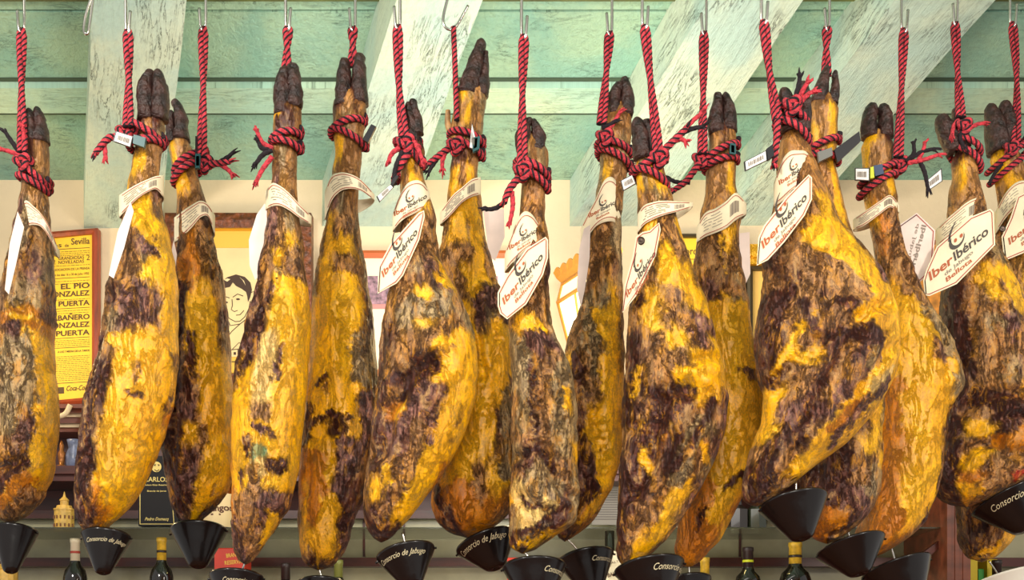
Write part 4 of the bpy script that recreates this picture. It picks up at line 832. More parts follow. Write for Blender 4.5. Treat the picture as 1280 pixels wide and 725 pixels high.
# wall pictures -------------------------------------------------
def rect(x0, y0, x1, y1): return [(x0, y0), (x1, y0), (x1, y1), (x0, y1)]
def frame(name, root, x0, y0, x1, y1, w, Y, m, depth=.03, sk=0):
    """mitred picture frame"""
    mb = MB(); o = [(x0, y0+sk), (x1, y0), (x1, y1), (x0, y1+sk)]; n = [(x0+w, y0+w+sk), (x1-w, y0+w), (x1-w, y1-w), (x0+w, y1-w+sk)]
    for k in range(4):
        a, b, c, d = o[k], o[(k+1) % 4], n[(k+1) % 4], n[k]; am = tuple((np.array(a)+np.array(d))/2); bm = tuple((np.array(b)+np.array(c))/2)
        A, B, Cc, D = P(*a, Y), P(*b, Y), P(*c, Y), P(*d, Y); dd = np.array([0, depth, 0]); up = np.array([0, -.006, 0])
        AM, BM = P(*am, Y)+up, P(*bm, Y)+up
        mb.add([A, B, Cc, D, A+dd, B+dd, Cc+dd, D+dd, AM, BM], [(0, 1, 9, 8), (8, 9, 2, 3), (4, 7, 6, 5), (0, 4, 5, 1), (3, 2, 6, 7)])
    return mb.build(name, m, root)
M_rw = mat('red_brown_wood', (150, 62, 30), .35, var=.25, vscale=40, stretch=(1, 1, .2))
M_pos = mat('yellow_poster_paper', (242, 196, 44), .6, var=.05); M_ink = mat('poster_ink', (84, 58, 30), .7)
r = empty('framed_poster', P(90, 500, 3.97), 'yellow bullfight poster in a red wooden frame, beside the first ham', 'poster')
frame('wooden_frame', r, 34, 285, 122, 503, 7, 3.965, M_rw, sk=7)
mb = MB(); mb.slab([P(40, 296, 3.975), P(116, 290, 3.975), P(116, 498, 3.975), P(40, 504, 3.975)], (0, .004, 0)); sh = mb.build('poster_sheet', M_pos, r)
mb = MB(); fp = lambda x, y: P(x, y-(x-112)*.055, 3.974)
for s, xa, xb, y, h, bo in [('Toros', 46, 77, 307, 6, .01), ('de', 81, 86, 307, 4, .01), ('Sevilla', 89, 112, 304.5, 8, .015), ('2', 66, 69.5, 328, 6, .0), ('GRANDIOSAS', 73, 105, 323, 4.2, .01), ('NOVILLADAS', 73, 105, 328, 4.2, .01), ('2', 108, 112, 325, 7, .0),
   ('ASOCIACION DE LA PRENSA', 66, 112, 336.5, 3, .01), ('En los dias 16 y 30 de Julio 1950', 67, 111, 343, 3, .01), ('EL PIO', 76, 112, 359.5, 6.5, .03), ('GONZALEZ', 58, 112, 369, 6.5, .03), ('LO PUERTA', 56, 112, 381, 6.5, .03),
   ('CABAÑERO', 58, 112, 398.5, 6.5, .03), ('GONZALEZ', 58, 112, 408, 6.5, .03), ('PUERTA', 70, 112, 418, 6.5, .03), ('A LAS 7 MEDIA DE LA TARDE', 72, 112, 439, 2.6, .02)]:
    put_text(mb, s, (xa, y), (xb, y), fp, h=h, bold=bo)
put_text(mb, 'Coca-Cola', (83, 487), (110, 487), fp, h=6.5, bold=.015, shear=.35)
for y in (309.5, 346, 384, 421, 433, 477): ribbon(mb, [(60, y), (112, y)], .7, fp)
rs = random.Random(5)
for y in list(np.arange(313, 319, 2.4))+[330.5, 350, 353, 373, 387, 390]+list(np.arange(424, 432, 2.2))+list(np.arange(444, 475, 2.3)):
    x = 66
    while x < 111:
        L = rs.uniform(1.5, 5); ribbon(mb, [(x, y), (min(x+L, 112), y)], .55, fp); x += L+.9
polyf(mb, rect(66, 482, 80, 490), fp); mb.build('printed_text', M_ink, sh)

# carved frame with the portrait
M_carv = mat('carved_dark_wood', (112, 58, 24), .35, bump=1.0, bscale=45, var=.4, vscale=60)
r = empty('framed_portrait', P(297, 482, 3.97), 'ink portrait of a dark-haired man in a carved wooden frame', 'picture')
frame('carved_frame', r, 206, 266, 389, 486, 19, 3.95, M_carv, depth=.045)
frame('gilt_slip', r, 224, 284, 371, 468, 2, 3.955, mat('gilt', (222, 178, 60), .35, metal=.6), depth=.03)
mb = MB(); mb.slab([P(*p, 3.975) for p in rect(224, 284, 371, 468)], (0, .004, 0)); mb.build('mat_board', mat('ochre_mat_board', (226, 184, 74), .7), r)
mb = MB(); mb.slab([P(*p, 3.972) for p in rect(242, 310, 360, 446)], (0, .003, 0)); mb.build('drawing_sheet', mat('aged_drawing_paper', (232, 206, 150), .7, var=.06), r)
mb = MB(); fd = lambda x, y: P(x, y, 3.9712); fd2 = lambda x, y: P(x, y, 3.9706)
polyf(mb, [(274,367),(272.8,362),(276.5,353),(284,346.5),(295,343),(306,346),(313,353),(315,362),(313,371),(310,378),(309,370),(307.5,365),(302,361),(295,357.5),(291,353),(287.6,358.6),(281,360),(276,362)], fd, 0)
polyf(mb, [(299,346),(303,350),(307,357),(305,351)], fd2, 1); polyf(mb, [(280,350),(284,352),(288,349),(284,348)], fd2, 1)
for a in ([(274,367),(275,378),(278,387),(286.5,398),(294,402),(300,401.5),(306,396),(311,386),(313,376)], [(277,374),(281,370.5),(287,372.5)], [(291,371.5),(297,367.5),(304,370)], [(290,374),(290.5,382),(289,387),(293,389.5),(297,388)], [(295,394),(300,393.5),(305,388)], [(313,366),(318,364),(318.5,371),(314,380)],
          [(284,398),(288,407),(300,405),(309,398)], [(286,404),(274,412),(284,422)], [(300,405),(290,414),(282,424)], [(266,438),(284,438),(300,436),(310,438)], [(262,452),(320,452)]): ribbon(mb, a, 1.0, fd, 0)
for e in ((282.5, 378), (297.5, 374)): polyf(mb, [(e[0]+2.6*math.cos(t), e[1]+1.3*math.sin(t)) for t in np.linspace(0, 6.28, 9)[:-1]], fd, 0)
for k in range(7): polyf(mb, rect(264+k*7, 440, 267+k*7, 443.5), fd, 0)
polyf(mb, rect(297, 437, 301, 446), fd, 0); ribbon(mb, [(290,437),(299,428),(308,437)], .9, fd)
mb.build('ink_drawing', [mat('drawing_ink', (70, 50, 40), .8), mat('drawing_highlight', (232, 210, 160), .8)], r)

# thin framed photograph behind
r = empty('framed_photograph', P(540, 430, 3.97), 'violet-grey photograph with wide white mount in a thin orange-brown frame', 'picture')
frame('thin_frame', r, 400, 313, 643, 470, 8, 3.96, mat('orange_brown_wood', (188, 92, 40), .4), depth=.035)
mb = MB(); mb.slab([P(*p, 3.975) for p in rect(406, 319, 637, 464)], (0, .004, 0)); mb.build('mount', mat('white_mount', (244, 224, 196), .7), r)
def photo_mat():
    m = mat('violet_photo_print', (140, 108, 120), .5, var=.55, vscale=55); return m
mb = MB(); mb.slab([P(*p, 3.972) for p in rect(457, 345, 622, 380)], (0, .003, 0)); mb.build('photo_print', photo_mat(), r)
mb = MB(); mb.slab([P(*p, 3.972) for p in rect(457, 380.2, 622, 386)], (0, .003, 0)); mb.build('caption_strip', mat('pink_strip', (196, 132, 128), .6), r)
# second poster, right of the lantern
r = empty('framed_poster', P(880, 480, 3.97), 'yellow poster in a thin black frame, right of the lantern', 'poster')
frame('black_frame', r, 845, 292, 932, 500, 4, 3.96, mat('black_frame_wood', (52, 44, 26), .4), depth=.03)
mb = MB(); mb.slab([P(*p, 3.975) for p in rect(848, 295, 929, 497)], (0, .004, 0)); mb.build('poster_sheet', M_pos, r)
mb = MB(); f3 = lambda x, y: P(x, y, 3.9735); put_text(mb, 'Toros de Sevilla', (836+14, 318), (918, 318), f3, h=9, bold=.01); ribbon(mb, [(850,324),(925,324)], .8, f3)
put_text(mb, 'PLAZA DE TOROS', (852, 345), (925, 345), f3, h=6, bold=.02) if 0 else None
mb.build('printed_text', M_ink, r)
# gilt topped picture
r = empty('framed_print', P(980, 480, 3.97), 'plain tan print in a dark frame below an ornate gilt edge', 'picture')
frame('dark_frame', r, 934, 330, 1060, 500, 7, 3.955, mat('dark_bronze_frame', (58, 46, 20), .4), depth=.04)
mb = MB(); mb.slab([P(*p, 3.93) for p in rect(930, 305, 1064, 330)], (0, .06, 0))
for k in range(12): mb.lathe(P(934+k*11, 316, 3.93), (0, -1, 0), [(0, .022), (.008, .018), (.012, .006)], 12)
mb.build('gilt_crest', mat('ornate_gilt', (206, 152, 30), .3, metal=.5, bump=.8, bscale=90), r)
mb = MB(); mb.slab([P(*p, 3.972) for p in rect(941, 337, 1053, 493)], (0, .004, 0)); mb.build('mount', mat('tan_mount', (226, 180, 90), .7), r)
mb = MB(); ribbon(mb, [(956,440),(956,362),(1040,362),(1040,440)], 1, lambda x, y: P(x, y, 3.971)); mb.build('printed_line', M_ink, r)
# orange picture at far right
r = empty('framed_print', P(1170, 470, 3.97), 'orange and yellow picture mostly hidden behind the tag of the second ham from right', 'picture')
frame('wooden_frame', r, 1120, 300, 1186, 430, 4, 3.96, M_rw, depth=.03)
mb = MB(); mb.slab([P(*p, 3.975) for p in rect(1123, 303, 1183, 427)], (0, .004, 0)); mb.build('print_sheet', mat('orange_print', (214, 140, 50), .6, var=.3, vscale=30), r)

# lanterns -------------------------------------------------------
M_brass = mat('aged_brass', (190, 140, 62), .35, metal=.7); M_brassd = mat('scalloped_brass', (206, 150, 60), .4, metal=.4, bump=.3)
def glow(name, col, s):
    if name in MATS: return MATS[name]
    m = bpy.data.materials.new(name); m.use_nodes = True; b = m.node_tree.nodes['Principled BSDF']
    b.inputs['Base Color'].default_value = lin(col); b.inputs['Emission Color'].default_value = lin(col); b.inputs['Emission Strength'].default_value = s; MATS[name] = m; return m
def lantern(dx, dz, label):
    """tapering four-cornered wall lantern with a scalloped crown, projecting from the wall"""
    zt = CZ+(HY-378)*3.85/F+dz; cs = [np.array([x+dx, y]) for x, y in ((.157, 3.85), (.262, 3.62), (.352, 3.655), (.345, 3.86))]
    ce = sum(cs)/4; root = empty('wall_lantern', (ce[0], ce[1], zt-.3), label, 'lantern', 'lit wall lanterns')
    def q(j, f, z):
        c = ce+(cs[j % 4]-ce)*f; return np.array([c[0], c[1], zt+z])
    H = .30; mb = MB()
    mb.add([q(j, .96, 0) for j in range(4)]+[q(j, .40, -H) for j in range(4)], [(j, (j+1) % 4, 4+(j+1) % 4, 4+j) for j in range(4)]+[(4, 5, 6, 7)]); mb.build('glowing_glass', glow('lit_lantern_glass', (255, 240, 200), 1.5), root)
    mb = MB(); mb.add([q(j, .96, .002) for j in range(4)]+[q(j, .86, .055) for j in range(4)], [(j, (j+1) % 4, 4+(j+1) % 4, 4+j) for j in range(4)]); mb.build('upper_glass', glow('lit_upper_glass', (255, 232, 170), 1.2), root)
    mb = MB()
    for j in range(4):
        mb.tube([q(j, 1, 0), q(j, .42, -H)], .0055, 8); mb.tube([q(j, 1, 0), q(j+1, 1, 0)], .007, 8); mb.tube([q(j, .42, -H), q(j+1, .42, -H)], .006, 8)
        mb.tube([q(j, 1, 0), q(j, .88, .058)], .005, 8); mb.tube([q(j, .88, .058), q(j+1, .88, .058)], .006, 8)
        mb.tube([(q(j, 1, 0)+q(j+1, 1, 0))/2, (q(j, .72, -.14)+q(j+1, .72, -.14))/2], .004, 8)
    mb.build('brass_bars', M_brass, root)
    mb = MB()
    for j in range(4):
        A, B = q(j, 1, 0), q(j+1, 1, 0); n = 36; V = []
        for lv, (f, z) in enumerate(((.90, .062), (1.04, .084), (1.12, .104))):
            for k in range(n+1):
                t = k/n; p0 = q(j, f, z)*(1-t)+q(j+1, f, z)*t
                if lv == 2: p0 = p0+np.array([0, 0, .014*abs(math.sin(t*math.pi*6))])
                V.append(p0)
        mb.add(V, [(i*(n+1)+k, i*(n+1)+k+1, (i+1)*(n+1)+k+1, (i+1)*(n+1)+k) for i in range(2) for k in range(n)])
    o = mb.build('scalloped_crown', M_brassd, root); sm = o.modifiers.new('thickness', 'SOLIDIFY'); sm.thickness = .004
    mb = MB(); mb.add([q(j, .9, .06) for j in range(4)]+[q(j, .2, .085) for j in range(4)], [(j, (j+1) % 4, 4+(j+1) % 4, 4+j) for j in range(4)]+[(4, 5, 6, 7)]); mb.build('cap', M_brassd, root)
    mb = MB(); mb.lathe((ce[0], ce[1], zt-H-.04), (0, 0, 1), [(0, .004), (.01, .012), (.025, .02), (.04, .03)], 20); mb.build('finial', M_brass, root, True)
    mb = MB(); wl = np.array([ce[0], YB, zt-.05]); mb.tube([wl, np.array([ce[0], 3.84, zt-.02])], .010, 8); mb.lathe(wl, (0, -1, 0), [(0, .035), (.006, .035), (.012, .012)], 20); mb.build('wall_bracket', M_brass, root, True)
    ld = bpy.data.lights.new('lantern_bulb', 'POINT'); ld.energy = 10; ld.color = (1, .76, .40); ld.shadow_soft_size = .05
    lo = bpy.data.objects.new('lantern_bulb', ld); COL.objects.link(lo); lo.location = (ce[0], ce[1]-.2, zt-.12)
lantern(0, 0, 'lit brass lantern with scalloped crown glowing between two hams')
lantern(-2.13, .03, 'lit lantern at the left picture edge, beside the yellow poster')

# ------------------------------------------------------------------ back bar
M_dw = mat('dark_mahogany', (78, 34, 24), .3, var=.35, vscale=25, stretch=(.2, 1, 1)); M_dw2 = mat('mid_mahogany', (122, 66, 44), .3, var=.3, vscale=25, stretch=(.2, 1, 1))
M_mirror = mat('mirror_reflection_tone', (172, 166, 132), .2, metal=.0, var=.18, vscale=5)  # opaque olive tone stands in for what the mirror reflects
M_cream = mat('cream_moulding', (214, 190, 150), .5); M_glass = mat('shelf_glass', (186, 214, 196), .05, trans=.85); M_gedge = mat('green_glass_edge', (176, 180, 150), .15, trans=.9)
zp = lambda y, Y: CZ+(HY-y)*Y/F
X0, X1 = -2.3, 2.3
bar = empty('back_bar_cabinet', (0, 3.8, 0), 'dark mahogany back bar with mirrored back running along the wall', 'cabinet')
mb = MB(); mb.box((X0, 3.5, 0), (X1, 3.98, 1.2)); mb.build('base_cupboard', M_dw, bar)
mb = MB(); mb.box((X0, 3.95, 1.2), (X1, 3.995, zp(512, 3.95))); mb.build('back_panel', M_dw, bar)
mb = MB(); mb.box((X0, 3.944, 1.2), (X1, 3.9495, zp(646, 3.95))); mb.build('mirror', M_mirror, bar)
mb = MB()
for a, b, y in ((505, 510, 3.74), (510, 516, 3.77), (521, 529, 3.80), (534, 540, 3.83)): mb.box((X0, y, zp(b, y)), (X1, 3.95, zp(a, y)))
mb.build('cornice', M_dw2, bar)
mb = MB(); mb.box((X0, 3.79, zp(521, 3.79)), (X1, 3.95, zp(516, 3.79))); mb.box((X0, 3.815, zp(534, 3.815)), (X1, 3.95, zp(529, 3.815))); mb.build('cream_fillet', M_cream, bar)
mb = MB(); mb.box((X0, 3.70, zp(592, 3.7)), (X1, 3.95, zp(582, 3.7))); mb.box((X0, 3.72, zp(600, 3.7)), (X1, 3.95, zp(592.2, 3.7))); mb.build('upper_shelf', M_dw, bar)
mb = MB(); mb.box((X0, 3.90, zp(648, 3.9)), (X1, 3.95, zp(638, 3.9))); mb.build('rail', M_dw, bar)
mb = MB(); mb.box((X0, 3.88, zp(708, 3.88)), (X1, 3.944, zp(697, 3.88))); mb.build('reflected_shelf_edge', M_dw, bar)  # solid bar standing in for a shelf edge reflected in the mirror
mb = MB(); mb.box((X0, 3.55, 1.60), (X1, 3.944, 1.625)); mb.build('bottle_shelf', M_dw2, bar)
mb = MB(); Zg = zp(659, 3.6); mb.box((X0, 3.60, Zg-.004), (1.43, 3.944, Zg)); mb.build('glass_shelf', M_gedge, bar)
mb = MB()                                                     # fluted post on the right
px0, px1 = 1184, 1214; Yp = 3.55
for k in range(6):
    a = px0+k*5; mb.box((P(a, 0, Yp)[0], Yp+(.004 if k % 2 else 0), 1.2), (P(a+5, 0, Yp)[0], 3.95, zp(540, Yp)))
mb.build('fluted_post', M_dw2, bar)
mb = MB(); mb.slab([P(1142, 700, 3.62), P(1184, 668, 3.62), P(1184, 676, 3.62), P(1150, 706, 3.62)], (0, .02, 0)); mb.build('shelf_bracket', M_dw, bar)
mb = MB(); mb.slab([P(*p, 3.94) for p in rect(1164, 600, 1184, 657)], (0, .008, 0)); mb.build('red_panel', mat('deep_red_panel', (118, 34, 16), .4), bar)
mb = MB(); mb.slab([P(*p, 3.935) for p in rect(1160, 600, 1163, 672)], (0, .008, 0)); mb.build('gilt_strip', mat('tan_strip', (206, 160, 84), .5), bar)
mb = MB()
for x in (455, 505, 925, 1000): mb.box((P(x, 0, 3.94)[0]-.004, 3.938, zp(696, 3.94)), (P(x, 0, 3.94)[0]+.004, 3.944, zp(648, 3.94)))
mb.build('mirror_bead', M_dw, bar)

M_green = mat('dark_bottle_glass', (26, 22, 18), .1, coat=.6); M_foilw = mat('white_foil', (222, 208, 178), .4); M_foily = mat('yellow_foil', (214, 172, 50), .4, var=.2, vscale=60); M_foilk = mat('black_foil', (44, 30, 28), .4)
def bottle(px, ytop, Y, capm, label, zb=1.625, r=.038, band_=None, text=None, glass=None):
    x = P(px, 0, Y)[0]; zt = zp(ytop, Y); H = zt-zb; root = empty('bottle', (x, Y, zb), label, 'bottle', 'bottles on the back bar')
    mb = MB(); mb.lathe((x, Y, zb), (0, 0, 1), [(0, r*.9), (.004, r), (H*.58, r), (H*.66, r*.85), (H*.72, r*.5), (H*.77, r*.38), (H-.06, r*.36), (H-.0602, r*.3)], 28); mb.build('glass_body', glass or M_green, root, True)
    mb = MB(); mb.lathe((x, Y, zb+H-.075), (0, 0, 1), [(0, r*.40), (.06, r*.39), (.061, r*.43), (.074, r*.43), (.075, r*.36)], 24); mb.build('capsule', capm, root, True)
    if band_:
        mb = MB(); mb.lathe((x, Y, zb+H-.05), (0, 0, 1), [(0, r*.41), (.004, r*.42), (.008, r*.41)], 24); mb.build('capsule_band', band_, root, True)
    mb = MB(); n = 14; V = []
    for z in (H*.18, H*.5):
        for k in range(n+1): a = math.radians(200+140*k/n); V.append((x+(r+.0006)*math.cos(a), Y+(r+.0006)*math.sin(a), zb+z))
    mb.add(V, [(k, k+1, n+2+k, n+1+k) for k in range(n)]); mb.build('paper_label', M_foilw, root, True)
    return root
bottle(94, 673, 3.68, M_foilw, 'dark bottle with white foil neck, below the yellow tower decanter', band_=M_redl)
bottle(202, 672, 3.68, M_foily, 'dark bottle with yellow foil neck, below the black brandy box', band_=M_foilk)
bottle(512, 705, 3.68, M_foilk, 'bottle with black neck foil and red ring, behind the sixth funnel', band_=mat('red_foil', (190, 40, 30), .4))
bottle(357, 704, 3.68, M_foilk, 'plain black-necked bottle between the fourth and fifth hams')
bottle(423, 700, 3.72, mat('green_foil', (120, 122, 60), .3), 'olive green-necked bottle beside the fifth funnel')
bottle(881, 697, 3.66, M_foily, 'bottle with numbered yellow neck foil, at the base of the amber ham')
bottle(935, 684, 3.66, M_foilk, 'dark green-glass bottle with yellow collar, left of the twelfth funnel', band_=M_yel, r=.044)
bottle(994, 678, 3.66, M_foily, 'tall bottle with wide yellow neck foil bearing a dark crest', r=.052, band_=M_foilk)
bottle(1246, 700, 3.66, M_foilk, 'black-necked bottle behind the white funnel')
# yellow tower decanter
Yt = 3.72; x = P(80.5, 0, Yt)[0]; r = empty('tower_decanter', (x, Yt, Zg), 'yellow tower-shaped ceramic decanter standing on the glass shelf', 'decanter')
M_tow = mat('ochre_ceramic', (226, 180, 84), .45, var=.12, vscale=50); k = Yt/F
mb = MB(); mb.lathe((x, Yt, Zg), (0, 0, 1), [(0, 12*k), (26*k, 12*k), (26*k, 13*k), (28*k, 13*k), (28.2*k, 10*k), (32*k, 9*k), (32.2*k, 5*k), (38*k, 5*k), (38.2*k, 6*k), (39.5*k, 5.5*k), (43*k, 2*k), (48*k, .8*k), (50*k, .2*k)], 12); mb.build('tower_body', M_tow, r)
mb = MB()
for a in range(-3, 4):
    t = math.radians(270+a*24); 
    for z in (7, 17): 
        c = np.array([x+12.1*k*math.cos(t), Yt+12.1*k*math.sin(t), Zg+z*k]); mb.box(tuple(c-np.array([.8*k, .002, 2*k])), tuple(c+np.array([.8*k, .001, 2*k])))
mb.build('window_openings', mat('window_brown', (120, 74, 34), .6), r)
r = empty('tower_decanter', (P(8, 0, 3.7)[0], 3.7, 1.625), 'second yellow tower decanter low in the left corner under the leftmost funnel', 'decanter')
mb = MB(); xx = P(8, 0, 3.7)[0]; zt = zp(713, 3.7); mb.lathe((xx, 3.7, 1.625), (0, 0, 1), [(0, .036), (zt-1.625, .036), (zt-1.62, .04), (zt-1.612, .03), (zt-1.6, .012)], 12); mb.build('tower_body', M_tow, r)
# brandy box
Yc = 3.68; r = empty('brandy_box', P(198, 659, Yc), 'black brandy gift box with gold outline and round gold crest, on the glass shelf', 'box')
fc = lambda x, y: P(x, y, Yc-.0008); bs = 659-1.6
mb = MB(); mb.slab([P(x_, y_, Yc) for x_, y_ in ((173,bs),(223,bs),(222,606),(210,585),(209,570),(185,570),(184,585),(173,606))], (0, .07, 0)); mb.build('carton', mat('black_carton', (22, 18, 20), .5, spec=.2), r)
mb = MB(); ribbon(mb, [(175,610),(175,655),(217.5,655),(214,608)], 1.1, fc)
n = 20; polyf(mb, [(195.5+6.2*math.cos(t), 583.5+6.6*math.sin(t)) for t in np.linspace(0, 2*math.pi, n+1)[:-1]], fc)
put_text(mb, 'CARLOS I', (180, 602), (214, 602), fc, h=6, bold=.012); put_text(mb, 'Solera Gran Reserva', (181, 607), (209, 607), fc, h=1.8, bold=.02); put_text(mb, 'Brandy de Jerez', (184, 614.5), (208, 614.5), fc, h=1.8, bold=.02)
put_text(mb, 'Pedro Domecq', (181, 650.5), (211, 650.5), fc, h=4, bold=.01, shear=.4); mb.build('gold_print', mat('gold_box_print', (222, 196, 110), .5), r)
mb = MB(); polyf(mb, [(192,581),(195,580),(194,583)], lambda x, y: P(x, y, Yc-.0016)); polyf(mb, [(197,580),(200,581),(198,583)], lambda x, y: P(x, y, Yc-.0016)); ribbon(mb, [(193,587),(196,589),(199,587)], 1.2, lambda x, y: P(x, y, Yc-.0016)); mb.build('crest_print', M_ink, r)
# wide labelled bottle
Yw = 3.70; xw = P(272, 0, Yw)[0]; k = Yw/F; r = empty('bottle', (xw, Yw, Zg), 'wide bottle with cream label and large dark lettering, behind the third funnel', 'bottle', 'bottles on the back bar')
mb = MB(); mb.lathe((xw, Yw, Zg), (0, 0, 1), [(0, 20*k), (2*k, 21*k), (42*k, 21*k), (56*k, 16*k), (66*k, 7*k), (90*k, 6*k), (91*k, 5.5*k)], 32); mb.build('glass_body', mat('amber_glass', (120, 60, 16), .12, coat=.5), r, True)
mb = MB(); n = 24; V = []
cyl = lambda x_, y_, e=.0008: np.array([P(x_, 0, Yw-21*k)[0], Yw-math.sqrt(max(1e-9, (21*k+e)**2-min((21*k)**2, (P(x_, 0, Yw-20*k)[0]-xw)**2))), zp(y_, Yw-20*k)])
xs_ = np.linspace(253, 291, n)
V = [cyl(a, b) for b in (616, 658) for a in xs_]; mb.add(V, [(k_, k_+1, n+k_+1, n+k_) for k_ in range(n-1)]); mb.build('paper_label', mat('aged_cream_label', (226, 200, 150), .55), r, True)
mb = MB(); put_text(mb, 'Mangos', (256, 640), (289, 637), lambda a, b: cyl(a, b, .0016), h=8, bold=.03); ribbon(mb, [(255,644),(265,643),(275,643),(289,642)], 2, lambda a, b: cyl(a, b, .0016)); mb.build('label_print', mat('brown_label_ink', (92, 52, 34), .6), r)
# boxes low
def carton(x0, y0, x1, Y, m, label, name='carton_box', zb=1.625, extra=None):
    r = empty(name, (P((x0+x1)/2, 0, Y)[0], Y, zb), label, 'box'); zt = zp(y0, Y); mb = MB()
    mb.box((P(x0, 0, Y)[0], Y, zb), (P(x1, 0, Y)[0], Y+.09, zt-.0)); mb.build('carton', m, r)
    mb = MB(); a, b = P(x0, 0, Y)[0], P(x1, 0, Y)[0]; mb.add([(a, Y, zt), (b, Y, zt), (b, Y+.09, zt), (a, Y+.09, zt), (a+.004, Y+.004, zt+.003), (b-.004, Y+.004, zt+.003), (b-.004, Y+.086, zt+.003), (a+.004, Y+.086, zt+.003)], [(4,5,6,7),(0,1,5,4),(1,2,6,5),(2,3,7,6),(3,0,4,7)]); mb.build('lid_flap', m, r)
    if extra:
        mb = MB(); extra(mb, lambda u, v: P(u, v, Y-.0012)); mb.build('printed_lettering', M_gold, r)
    return r
M_redb = mat('red_carton', (196, 48, 22), .5, var=.12)
carton(268, 686, 306, 3.64, M_redb, 'red carton with gold print between the third and fourth funnels', extra=lambda mb, f: [put_text(mb, 'BRANDY', (283, 697), (302, 695), f, h=5, bold=.02), put_text(mb, 'RESERVA', (281, 706), (303, 704), f, h=5, bold=.02)])
carton(634, 698, 668, 3.64, M_redb, 'orange-red and blue carton behind the eighth funnel', extra=lambda mb, f: polyf(mb, rect(654, 694+6, 660, 704), f))
carton(1205, 700, 1222, 3.72, mat('bright_yellow_carton', (222, 192, 20), .5), 'bright yellow carton right of the fluted post')
carton(1234, 700, 1248, 3.74, mat('bright_yellow_carton', (222, 192, 20), .5), 'narrow yellow carton behind the black-necked bottle on the right')
carton(1223, 712, 1230, 3.72, mat('green_carton', (60, 150, 50), .5), 'small green carton between the two yellow ones')
# grey leaflet standing on the glass shelf
Yl = 3.85; r = empty('printed_card', P(755, 659, Yl), 'grey card of fine printed lines standing on the glass shelf', 'card')
mb = MB(); mb.slab([P(740, 659-3, Yl), P(775, 659-3, Yl), P(775, 600, Yl), P(740, 600, Yl)], (0, .004, 0)); mb.build('card_sheet', mat('grey_card', (150, 142, 130), .6), r)
mb = MB()
for y in np.arange(604, 652, 3): ribbon(mb, [(743, y), (772, y)], .8, lambda a, b: P(a, b, Yl-.001))
mb.build('printed_lines', M_drk, r)
# malt whisky bottle label
Ym = 3.62; xm = P(762, 0, Ym)[0]; r = empty('bottle', (xm, Ym, 1.625), 'whisky bottle with tall white label and black capitals, right of the ninth funnel', 'bottle', 'bottles on the back bar')
k = Ym/F; mb = MB(); zt = zp(664, Ym)-1.625; mb.lathe((xm, Ym, 1.625), (0, 0, 1), [(0, 20*k), (.16, 21*k), (.2, 12*k), (.22, 6*k), (zt, 6*k), (zt+.001, 5*k)], 32); mb.build('glass_body', M_green, r, True)
mb = MB(); fm = lambda a, b, e=.0: P(a, b, Ym-21*k-.001-e+((a-762)*k)**2*7)
V = [fm(a, b) for a, b in ((741,735),(748,735),(755,735),(762,735),(769,735),(776,735),(783,735),(783,712),(776,694),(769,689),(762,688),(755,689),(748,698),(741,712))]
mb.add(V[:7]+V[7:], [tuple(range(14))]); mb.build('paper_label', mat('white_label', (226, 214, 180), .55), r)
mb = MB(); put_text(mb, 'MALT', (760, 706), (774, 703), lambda a, b: fm(a, b, .001), h=3, bold=.01); put_text(mb, 'THE BALVENIE', (747, 724), (797-12, 717), lambda a, b: fm(a, b, .001), h=5.5, bold=.02); mb.build('label_print', M_ink, r)
# things on the upper shelf at left
Zu = zp(582, 3.7)
r = empty('oil_lamp', (P(77, 0, 3.78)[0], 3.78, Zu), 'small brass oil lamp on the upper shelf beside the leftmost ham', 'lamp'); k = 3.78/F; bz = (P(77, 0, 3.78)[0], 3.78, Zu)
mb = MB(); mb.lathe(bz, (0, 0, 1), [(0, 9*k), (4*k, 8*k), (6*k, 3*k), (14*k, 4*k), (20*k, 5*k), (24*k, 2.5*k), (30*k, 3*k), (36*k, 1*k)], 20); mb.build('lamp_body', mat('dark_brass', (150, 92, 40), .35, metal=.5), r, True)
r = empty('blue_jug', (P(94, 0, 3.8)[0], 3.8, Zu), 'blue-grey patterned jug on the upper shelf', 'jug'); bz = (P(94, 0, 3.8)[0], 3.8, Zu); k = 3.8/F
mb = MB(); mb.lathe(bz, (0, 0, 1), [(0, 8*k), (6*k, 11*k), (18*k, 12*k), (28*k, 8*k), (34*k, 9*k), (38*k, 10*k), (38.2*k, 8*k)], 24); mb.build('jug_body', mat('blue_grey_glaze', (104, 112, 140), .3, var=.3, vscale=40), r, True)
mb = MB(); b = np.array(bz); mb.tube(spline([b+np.array([9*k, 0, 34*k]), b+np.array([18*k, 0, 32*k]), b+np.array([18*k, 0, 18*k]), b+np.array([11*k, 0, 12*k])], 8), 1.3*k, 8); mb.build('handle', mat('white_glaze', (210, 206, 200), .3), r, True)
# two dark decanters and blue glass at right
for (a, y, w, lab, m) in ((922, 622, 12, 'dark square decanter on the glass shelf, left one of a pair', mat('smoked_glass', (54, 44, 38), .15, coat=.5)), (946, 620, 11, 'greenish dark decanter on the glass shelf, right one of a pair', mat('smoked_green_glass', (58, 62, 44), .15, coat=.5))):
    Yd = 3.8; k = Yd/F; xd = P(a, 0, Yd)[0]; r = empty('decanter', (xd, Yd, Zg), lab, 'decanter'); mb = MB(); mb.lathe((xd, Yd, Zg), (0, 0, 1), [(0, w*1.1*k), (3*k, w*1.2*k), (30*k, w*1.2*k), (36*k, w*.5*k), (44*k, w*.4*k)], 8); mb.build('glass_body', m, r)
    mb = MB(); mb.lathe((xd, Yd, Zg+44*k), (0, 0, 1), [(0, w*.3*k), (3*k, w*.6*k), (8*k, w*.5*k), (10*k, w*.1*k)], 12); mb.build('stopper', m, r, True)
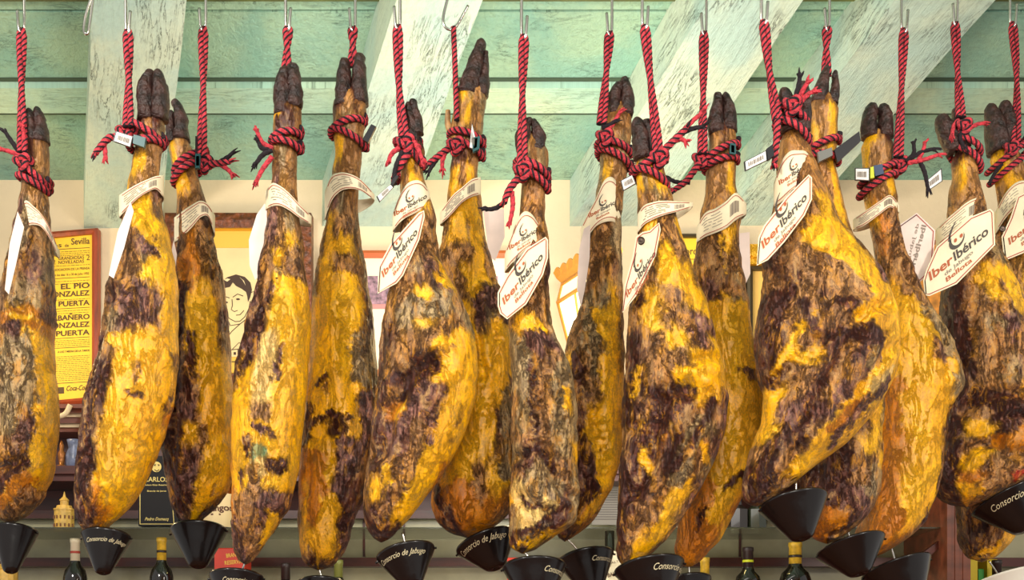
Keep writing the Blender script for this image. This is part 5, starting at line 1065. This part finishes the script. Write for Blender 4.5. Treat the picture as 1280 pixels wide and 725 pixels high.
# cream curved pipe above the cornice
mb = MB(); mb.tube(spline([P(60, 522, 3.72), P(72, 521, 3.72), P(82, 517, 3.72), P(88, 506, 3.72)], 8), .0085, 12); o = mb.build('curved_pipe', M_cream, None, True); tag(o, 'short cream curved pipe resting on the cornice under the yellow poster', 'pipe')

# ------------------------------------------------------------------ light, world, camera
def area(name, loc, tgt, size, e, col):
    ld = bpy.data.lights.new(name, 'AREA'); ld.shape = 'DISK'; ld.size = size; ld.energy = e; ld.color = col
    o = bpy.data.objects.new(name, ld); COL.objects.link(o); o.location = loc
    o.rotation_euler = (Vector(tgt)-Vector(loc)).to_track_quat('-Z', 'Y').to_euler(); return o
area('key_light_left', (-1.7, .3, 3.3), (-.2, 2.2, 2.1), .4, 56, (1, .95, .86))  # unseen key light, added so the ham creases show shade
area('key_light_right', (1.9, .2, 2.9), (.3, 2.2, 2.1), .45, 38, (1, .92, .80))  # second unseen key, added from the right
area('front_fill_light', (.1, -.7, 2.5), (0, 2.2, 2.1), .8, 42, (1, .94, .84))  # unseen soft fill, added to lift the shadowed back row of hams
area('back_bar_fill_light', (0, 2.95, 1.35), (0, 3.9, 1.95), 1.4, 9, (1, .93, .78))  # added disk hidden behind the hams, brightens the lower back bar
area('upper_wall_fill_light', (0, 2.95, 2.5), (0, 4.0, 3.3), 1.4, 15, (1, .97, .9))  # added unseen fill for the upper wall and ceiling
w = bpy.data.worlds.new('World'); SC.world = w; w.use_nodes = True
bg = w.node_tree.nodes['Background']; bg.inputs[0].default_value = (1.0, .98, .94, 1); bg.inputs[1].default_value = .6
cd = bpy.data.cameras.new('Camera'); cam = bpy.data.objects.new('Camera', cd); COL.objects.link(cam); SC.camera = cam
cam.location = (0, 0, CZ); cam.rotation_euler = (math.radians(90), 0, 0)
cd.sensor_width = 36; cd.lens = F/1280*36; cd.shift_y = (HY-362.5)/1280; cd.clip_start = .05
SC.view_settings.view_transform = 'Standard'; SC.view_settings.look = 'None'; SC.view_settings.exposure = 0.0; SC.view_settings.gamma = 1
SC.view_settings.use_curve_mapping = False
